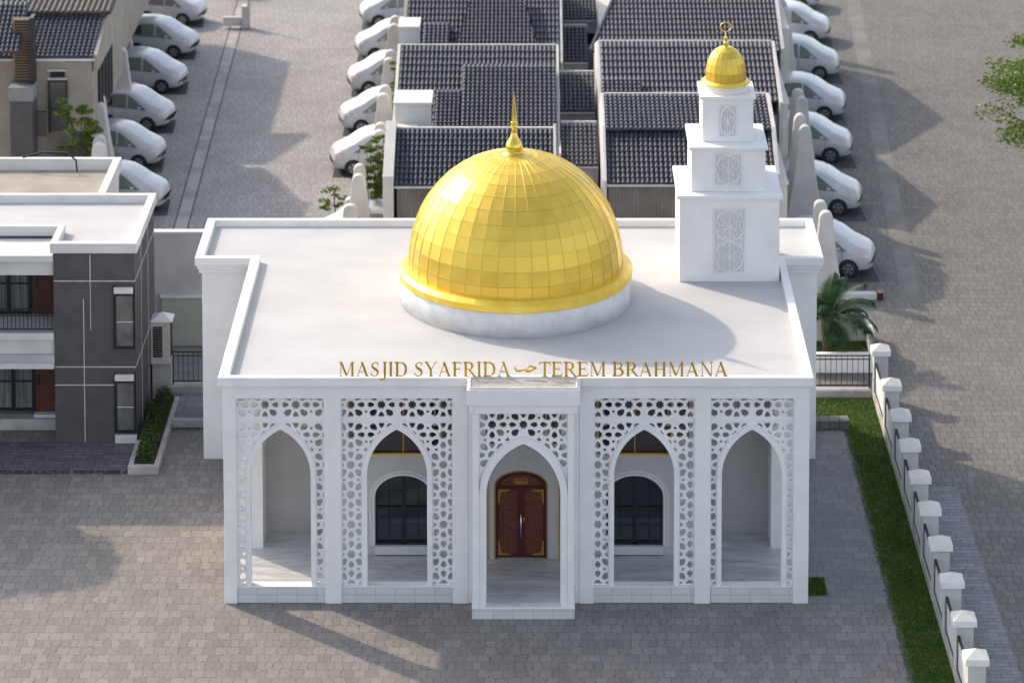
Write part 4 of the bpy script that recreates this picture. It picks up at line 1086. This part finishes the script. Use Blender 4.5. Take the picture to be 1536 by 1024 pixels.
MB().box(-17.379,-16.821,32.885,32.927,4.21,4.28).build('window_frame',M['darkmetal'],w); MB().box(-17.379,-16.821,32.885,32.927,3.2,3.24).build('window_frame',M['darkmetal'],w)
w=thing_box(h,o,'vent_window','dark',-17.36,-16.84,32.93,32.985,4.40,4.62,bevel=0)
MB().box(-17.46,-16.74,32.86,32.928,4.622,4.70).build('window_frame',M['greyplaster'],w); MB().box(-17.46,-16.74,32.86,32.928,4.31,4.38).build('window_frame',M['greyplaster'],w)
w=thing_box(h,o,'side_window','dark',-15.848,-15.80,34.3,37.6,2.5,4.55,bevel=0)
g=MB()
for yy in (34.3,35.1,36.0,36.8,37.6): g.box(-15.799,-15.77,yy-.05,yy+.05,2.5,4.6)
g.build('window_frame',M['darkmetal'],w)
ob=MB(); 
for k in range(22): ob.box(-18.55,-17.95,32.1,32.5,4.55+.1*k,4.55+.1*k+.06)
ob=ob.build('louvre_screen',M['louver'],h); ob.location=o
thing_box(h,o,'louvre_post','darkmetal',-17.94,-17.80,32.0,32.6,4.4,6.8)
tiled('side_roof',h,o,-24,-18.2,31.3,5.7,33.6,6.9,pitch=.17,row=.24)
thing_box(h,o,'dark_block','charcoal',-18.6,-17.8,31.6,32.6,0,3.9); thing_box(h,o,'block_cap','charcoalcap',-18.65,-17.75,31.55,32.65,3.902,4.4)
rl=MB(); rl.box(-17.78,-17.42,32.3,32.33,3.3,3.34)
for k in range(8): rl.box(-17.76+.045*k,-17.745+.045*k,32.3,32.33,2.4,3.3)
rl=rl.build('railing',M['rail'],h); rl.location=o
h=empty('beige_house',(-18,45,0),0,'partly seen beige house wall beyond the top left tiled house','house'); o=(18,-45,0)
thing_box(h,o,'upper_wall','beige',-22,-16.2,42.2,56,2.3,5.2); thing_box(h,o,'lower_wall','beige',-22,-18.2,42.2,56,0,2.298)
tiled('roof',h,o,-22,-16.1,42.0,5.2,47,6.4,pitch=.2,row=.5,mat='browntile')

# ------------------------------------------------------------------ fin walls
def fin_wall(loc,H,wb,label,group,k=0,flare=1.0):
    wt=.21
    poly=[]; n=14
    def half(z):
        t=z/H; return wt+(wb/2-wt)*(1-t)**1.35
    left=[(-half(H*.93*i/n)*1.0,H*.93*i/n) for i in range(n+1)]
    top=[(wt*math.cos(a)*1.0,H*.93+H*.07*math.sin(a)) for a in [PI*j/8 for j in range(7,0,-1)]]
    right=[(-x*flare,z) for x,z in reversed(left)]
    pts=left+top+right
    o=MB().prism_y(pts,-.16,.16).build('fin_wall',M['fin'],bevel=.04); o.location=loc
    return tag(o,label,'wall',group)
G1='curved fin walls beside the right car row'; G2='curved fin walls beside the middle car row'; G3='curved fin walls beside the left car row'
def Gp(u,v,z):
    T=math.radians(5); px=(u-800)/4600; py=(v+748)/4600
    b=math.cos(T)-py*math.sin(T); c_=-math.sin(T)-py*math.cos(T); t=(z-34.63)/c_
    return px*t, b*t-75.07
FINS=[
 ((9.50,24.0),2.75,.95,'rear fin wall of the nearest pair, just behind the right wing parapet',G1),
 ((9.58,22.9),2.75,1.1,'front fin wall of the nearest pair, just left of the nearest right row car',G1),
 ((9.36,30.25),3.85,1.2,'rear fin wall of the second pair, behind the broadest fin on the right',G1),
 ((9.44,29.2),3.75,1.4,'broad front fin wall of the second pair, left of the boxy second car',G1),
 ((9.82,36.35),3.0,1.15,'rear fin wall of the third pair, next to the third right row car',G1),
 ((9.86,35.3),3.0,1.25,'front fin wall of the third pair, next to the third right row car',G1),
 ((10.1,47.3),3.6,1.1,'rear fin wall of the fourth pair near the top edge on the right',G1),
 ((10.12,46.0),3.6,1.2,'front fin wall of the fourth pair near the top edge on the right',G1),
 ((10.35,53.0),3.9,1.2,'farthest right fin wall, cut by the top edge',G1),
]
for (x,y),H,wb,lab,gr in FINS: fin_wall((x,y,0),H,wb,lab,gr)
mids=[(527,296),(525,306),(540,246),(538,261),(571,184),(569,195),(578,128),(575,140),(586,75),(584,87),(593,24),(591,36)]
ordn=['nearest','second','third','fourth','fifth','farthest']
for i,(u,v) in enumerate(mids):
    Hh=2.75 if i>1 else 1.9
    x,y=Gp(u,v,Hh); pair=ordn[i//2]; which='rear' if i%2==0 else 'front'
    fin_wall((round(x,2),round(y,2),0),Hh,1.2 if i%2 else 1.05,f'{which} fin wall of the {pair} pair beside the middle car row',G2)
lfs=[(149,203,'rear fin wall of the nearest pair beside the left car row'),(149,214,'front fin wall of the nearest pair beside the left car row'),(149,142,'rear fin wall of the second pair left of the third car'),(149,154,'front fin wall of the second pair left of the third car'),(182,72,'squat fin wall behind the beige house side window'),(183,4,'tall fin wall left of the second farthest left car'),(196,-30,'grey fin wall at the top edge beside the farthest whole left car')]
for u,v,lab in lfs:
    Hh=3.1; x,y=Gp(u,v,Hh); fin_wall((round(x,2),round(y,2),0),Hh,1.3,lab,G3)

# ------------------------------------------------------------------ cars
def make_car():
    root=empty('parked_car',(0,0,0))
    # sections along x (nose at +x): x, belt half width, roof half width, sill z, belt z, top z
    L=[(-1.32,.60,.48,.42,.76,1.12),(-1.22,.70,.59,.28,.80,1.36),(-1.0,.755,.66,.21,.82,1.49),(-.6,.775,.69,.19,.83,1.52),(-.2,.78,.69,.19,.83,1.51),(.2,.78,.68,.19,.82,1.44),(.5,.78,.66,.19,.81,1.30),(.8,.775,.63,.19,.79,1.11),(1.1,.755,.61,.21,.76,.98),(1.32,.70,.56,.23,.70,.90),(1.46,.61,.50,.26,.60,.78),(1.54,.50,.40,.32,.50,.62)]
    def interp(x):
        for a,b in zip(L[:-1],L[1:]):
            if a[0]<=x<=b[0]:
                t=(x-a[0])/(b[0]-a[0]); t2=t
                return [a[i]+(b[i]-a[i])*t2 for i in range(6)]
        return list(L[-1])
    def section(x,o=0):
        _,wb,wr,zs,zb,zt=interp(x)
        half=[(0,zs-.02),(wb*.80,zs-.02),(wb*.96,zs+.03),(wb*1.0,zs+.22),(wb*1.01,zs+(zb-zs)*.62),(wb*.985,zb-.02),(wb*.965,zb+.02),
              ((wb*.965+wr)/2,(zb+.02+zb+(zt-zb)*.88)/2),(wr,zb+(zt-zb)*.88),(wr*.86,zt-.015),(wr*.5,zt+.012),(0,zt+.018)]
        return half
    xs=[-1.32,-1.28,-1.22,-1.12,-1.0,-.8,-.6,-.4,-.2,0,.2,.35,.5,.65,.8,.95,1.1,1.22,1.32,1.40,1.46,1.50,1.54]
    m=MB(); v=[]; n=12
    for x in xs:
        s=section(x); ring=[(x,y,z) for y,z in s]+[(x,-y,z) for y,z in reversed(s[1:-1])]; v+=ring
    R=22; f=[]
    for i in range(len(xs)-1):
        for k in range(R): f.append((i*R+k,i*R+(k+1)%R,(i+1)*R+(k+1)%R,(i+1)*R+k))
    f+=[tuple(range(R)),tuple((len(xs)-1)*R+k for k in range(R-1,-1,-1))]
    body=m.add(v,f).build('body',M['paint'],root,smooth=True)
    def side(x,s,lo,hi,o):   # point on the greenhouse side, q from belt(0) to roof(1)
        sec=section(x); a,b=sec[6],sec[8]; q=lo
        y=a[0]+(b[0]-a[0])*q; z=a[1]+(b[1]-a[1])*q
        return (x,s*(y+o),z+o*.3)
    for s in (-1,1):
        def quad(x0,x1,q0,q1a,q1b,name='side_window',mat='carglass',o=.012):
            m=MB(); nn=6; v=[]
            for i in range(nn+1):
                t=i/nn; x=x0+(x1-x0)*t; v+=[side(x,s,q0,0,o),side(x,s,q1a+(q1b-q1a)*t**1.3,0,o)]
            m.add(v,[(2*i,2*i+2,2*i+3,2*i+1) for i in range(nn)]); return m.build(name,M[mat],root,smooth=True)
        quad(-.98,-.62,.10,.74,.86,'rear_side_window','darkglass',.008); quad(-.60,-.05,.06,.88,.96); quad(.02,.74,.06,.94,.16)
        quad(-1.01,.78,.0,.05,.05,'window_trim','seam',.016)
        # doors
        m=MB()
        for x in (-.62,-.02,.62):
            sec=section(x); pts=[(x,s*(sec[k][0]+.006),sec[k][1]) for k in (2,3,4,5,6)]; MB().tube(pts,.006,4).build('door_seam',M['seam'],root)
        for x in (-.45,.12): 
            sec=section(x); MB().box(x,x+.11,s*(sec[5][0]+.012)-.008,s*(sec[5][0]+.012)+.008,.68,.705).build('door_handle',M['paint'],root)
        mm=MB().box(.42,.54,s*.80-.05,s*.80+.05,.86,.94).build('wing_mirror',M['paint'],root,bevel=.02)
        for wx in (-.80,.82):
            # arch lip, wheel arch, tyre and rim
            w=.74
            a=MB(); prof=[(.30,0),(.335,.012),(.35,0)]
            cyl=lambda r,y0,y1,cz=.27,nn=28:(  [(wx+r*math.cos(2*PI*k/nn),y0,cz+r*math.sin(2*PI*k/nn)) for k in range(nn)]+[(wx+r*math.cos(2*PI*k/nn),y1,cz+r*math.sin(2*PI*k/nn)) for k in range(nn)], [tuple(range(nn)),tuple(range(2*nn-1,nn-1,-1))]+[((k+1)%nn,k,k+nn,(k+1)%nn+nn) for k in range(nn)])
            MB().add(*cyl(.315,s*.55,s*.795)).build('wheel_arch',M['dark'],root)
            tyre=MB().add(*cyl(.262,s*.60,s*.815,.262)).build('tyre',M['tyre'],root,bevel=.02)
            rim=MB().add(*cyl(.175,s*.70,s*.822,.262)); rim.build('rim',M['rim'],tyre,bevel=.008)
            sp=MB()
            for k in range(5):
                a0=2*PI*k/5+.3; sp.add([(wx+.03*math.cos(a0+1.3),s*.826,.262+.03*math.sin(a0+1.3)),(wx+.16*math.cos(a0+.35),s*.826,.262+.16*math.sin(a0+.35)),(wx+.16*math.cos(a0+.85),s*.826,.262+.16*math.sin(a0+.85))],[(0,1,2)])
            sp.build('rim_slot',M['dark'],tyre)
        # head and tail lamps
        m=MB(); v=[]
        for x in (1.12,1.24,1.36,1.44):
            sec=section(x); a,b=sec[5],sec[8]; v+=[(x,s*(a[0]+.008),a[1]-.0),(x+.0,s*((a[0]+b[0])/2+.012),(a[1]+b[1])/2+.012)]
        m.add(v,[(2*i,2*i+2,2*i+3,2*i+1) for i in range(3)]); m.build('headlight',M['lamp'],root)
    # black sills and rear window
    for s in (-1,1): MB().box(-.50,.50,s*.775-.015,s*.775+.015,.19,.26).build('sill_trim',M['seam'],root,bevel=.01)
    m=MB(); v=[]
    for x,q in ((-1.30,.15),(-1.24,.55),(-1.17,.85)):
        sec=section(x); a,b_=sec[6],sec[8]; yy=(a[0]+(b_[0]-a[0])*q)*.86; zz=a[1]+(b_[1]-a[1])*q
        v+=[(x-.03,-yy,zz),(x-.035,0,zz+.01),(x-.03,yy,zz)]
    m.add(v,[(0,1,4,3),(1,2,5,4),(3,4,7,6),(4,5,8,7)]).build('rear_window',M['darkglass'],root)
    # windscreen: band over the slope
    m=MB(); v=[]
    X=[.34,.45,.56,.67,.78]
    for x in X:
        sec=section(x); v+=[(x,-sec[9][0]*.98,sec[9][1]+.010),(x,-sec[10][0],sec[10][1]+.010),(x,0,sec[11][1]+.010),(x,sec[10][0],sec[10][1]+.010),(x,sec[9][0]*.98,sec[9][1]+.010)]
    m.add(v,[(5*i+k,5*i+k+1,5*i+k+6,5*i+k+5) for i in range(4) for k in range(4)]); m.build('windscreen',M['windshield'],root,smooth=True)
    m=MB(); sec=section(1.46)
    m.box(1.50,1.552,-.30,.30,.36,.46); m.build('grille',M['dark'],root,bevel=.01)
    return root
CG=['cars parked in the left row','cars parked in the middle row','cars parked in the right row']
proto=make_car(); first=True
def place(px,v_low,nose,rz,label,group,sc_=1.0):
    """nose and ground position of one car, road coordinates"""
    global first
    c=proto if first else copy_tree(proto); first=False
    rj=random.Random(label); c.location=(px+rj.uniform(-.08,.08),v_low+rj.uniform(-.12,.12),.0); c.rotation_euler=(0,0,rz+math.radians(rj.uniform(-2.5,2.5))); c.scale=(sc_,sc_,sc_)
    tag(c,label,'car',group); return c
# (x of nose, y of front wheel line)
left=[(-13.30,31.9,'nearest white car of the left row, half hidden by the flat roof'),(-14.10,36.9,'second white car of the left row, behind the nearest fins'),(-14.25,41.8,'third white car of the left row from the front'),(-14.35,47.2,'fourth white car of the left row, both wheels visible'),(-14.6,52.4,'fifth white car of the left row, just below the top one'),(-14.8,57.6,'sixth white car of the left row, near the top edge'),(-12.7,63.0,'farthest white car at the top left edge, mostly cut off')]
for x,y,l in left: place(x-1.25,y+.1,1,math.radians(-12),l,CG[0])
mid=[(-7.35,27.2,'nearest white car of the middle row, mostly hidden behind the mosque roof'),(-7.50,36.2,'second white car of the middle row, beside the drooping bush'),(-7.45,41.4,'third white car of the middle row from the front'),(-7.45,46.8,'fourth white car of the middle row from the front'),(-7.5,52.0,'fifth white car of the middle row from the front'),(-7.6,57.2,'sixth white car of the middle row, near the top edge'),(-7.6,63,'farthest white car of the middle row, cut by the top edge')]
for x,y,l in mid: place(x+1.45,y+.1,-1,math.radians(180+12),l,CG[1])
right=[(10.95,25.3,'nearest white car of the right row, above the palm'),(11.20,31.6,'second white car of the right row, boxier and brighter roofed'),(11.50,37.7,'third white car of the right row from the front'),(11.7,43.2,'fourth white car of the right row from the front'),(12.15,49.0,'fifth white car of the right row from the front'),(12.30,54.7,'sixth white car of the right row, near the top edge'),(12.3,60.5,'farthest white car of the right row, at the top edge')]
for x,y,l in right: place(x-1.05,y+.1,1,math.radians(-12),l,CG[2],1.04)
for i,(x,y,l) in enumerate(left[:6]): sheet('dark_car_patch',[(x-2.6,y-1.1),(x+.35,y-1.1),(x+.25,y+.75),(x-2.6,y+.75)],-.003,M['pad'])  # dark rectangle on the ground under each car
for i,(x,y,l) in enumerate(mid[:6]): sheet('dark_car_patch',[(x+2.6,y-1.0),(x+.1,y-1.0),(x+.1,y+.4),(x+2.6,y+.4)],-.003,M['pad'])
for i,(x,y,l) in enumerate(right[:6]): sheet('dark_car_patch',[(x-2.2,y-1.4),(x+.55,y-1.4),(x+.45,y+.5),(x-2.2,y+.5)],-.003,M['pad'])
# roadside bits
pk=empty('parking_barrier',(-12.0,56.5,0),0,'pale low gate barrier at the top of the left road','barrier'); 
for nm,a in (('barrier_panel',(-13.55,-12.75,56.4,56.6,.1,.5)),('barrier_post',(-12.73,-12.5,56.3,56.7,0,1.0)),('barrier_arm',(-12.48,-12.38,56.45,56.55,0,2.2))):
    ob=MB().box(*a).build(nm,M['fin'],pk,bevel=.02); ob.location=(12,-56.5,0)
nb=empty('kerb_sign',(10.9,22.3,0),0,'low white marker block with dark red end near the palm','marker')
for nm,mt,a in (('block','fin',(10.0,11.2,22.2,22.5,0,.20)),('red_end','redwood',(11.202,11.4,22.18,22.52,0,.24))):
    ob=MB().box(*a).build(nm,M[mt],nb,bevel=.02); ob.location=(-10.9,-22.3,0)

# ------------------------------------------------------------------ light, world, camera
EL=math.radians(33.5); dirx,diry=-.77,.64
w=bpy.data.worlds.new('World'); sc.world=w; w.use_nodes=True; nt=w.node_tree
sky=nt.nodes.new('ShaderNodeTexSky'); sky.sky_type='NISHITA'; sky.sun_disc=False; sky.sun_elevation=EL
az=math.atan2(dirx,diry); sky.sun_rotation=az; sky.air_density=1.0; sky.dust_density=2.0; sky.ozone_density=1.0
bg=nt.nodes['Background']; bg.inputs['Strength'].default_value=.15
hs=nt.nodes.new('ShaderNodeHueSaturation'); hs.inputs['Saturation'].default_value=.55; nt.links.new(sky.outputs[0],hs.inputs['Color']); nt.links.new(hs.outputs[0],bg.inputs[0])
sd_=bpy.data.lights.new('sun','SUN'); sd_.energy=1.9; sd_.angle=math.radians(1.1); sd_.color=(1,.825,.63)
so=bpy.data.objects.new('sun',sd_); COL.objects.link(so)
tosun=Vector((dirx*math.cos(EL),diry*math.cos(EL),math.sin(EL))); so.rotation_euler=tosun.to_track_quat('Z','Y').to_euler(); so.location=(-40,40,50)
cam=bpy.data.cameras.new('camera'); co=bpy.data.objects.new('camera',cam); COL.objects.link(co); sc.camera=co
co.location=(0,-75.07,34.63); co.rotation_euler=(math.radians(85),0,0)
cam.sensor_width=36; cam.sensor_fit='HORIZONTAL'; cam.lens=4600/1536*36; cam.shift_x=-32/1536; cam.shift_y=-1260/1536
cam.clip_start=1; cam.clip_end=2000
cam.dof.use_dof=True; cam.dof.focus_distance=80; cam.dof.aperture_fstop=.72
sc.view_settings.view_transform='Standard'; sc.view_settings.look='None'; sc.view_settings.exposure=1.02; sc.view_settings.gamma=1
sc.render.engine='CYCLES'
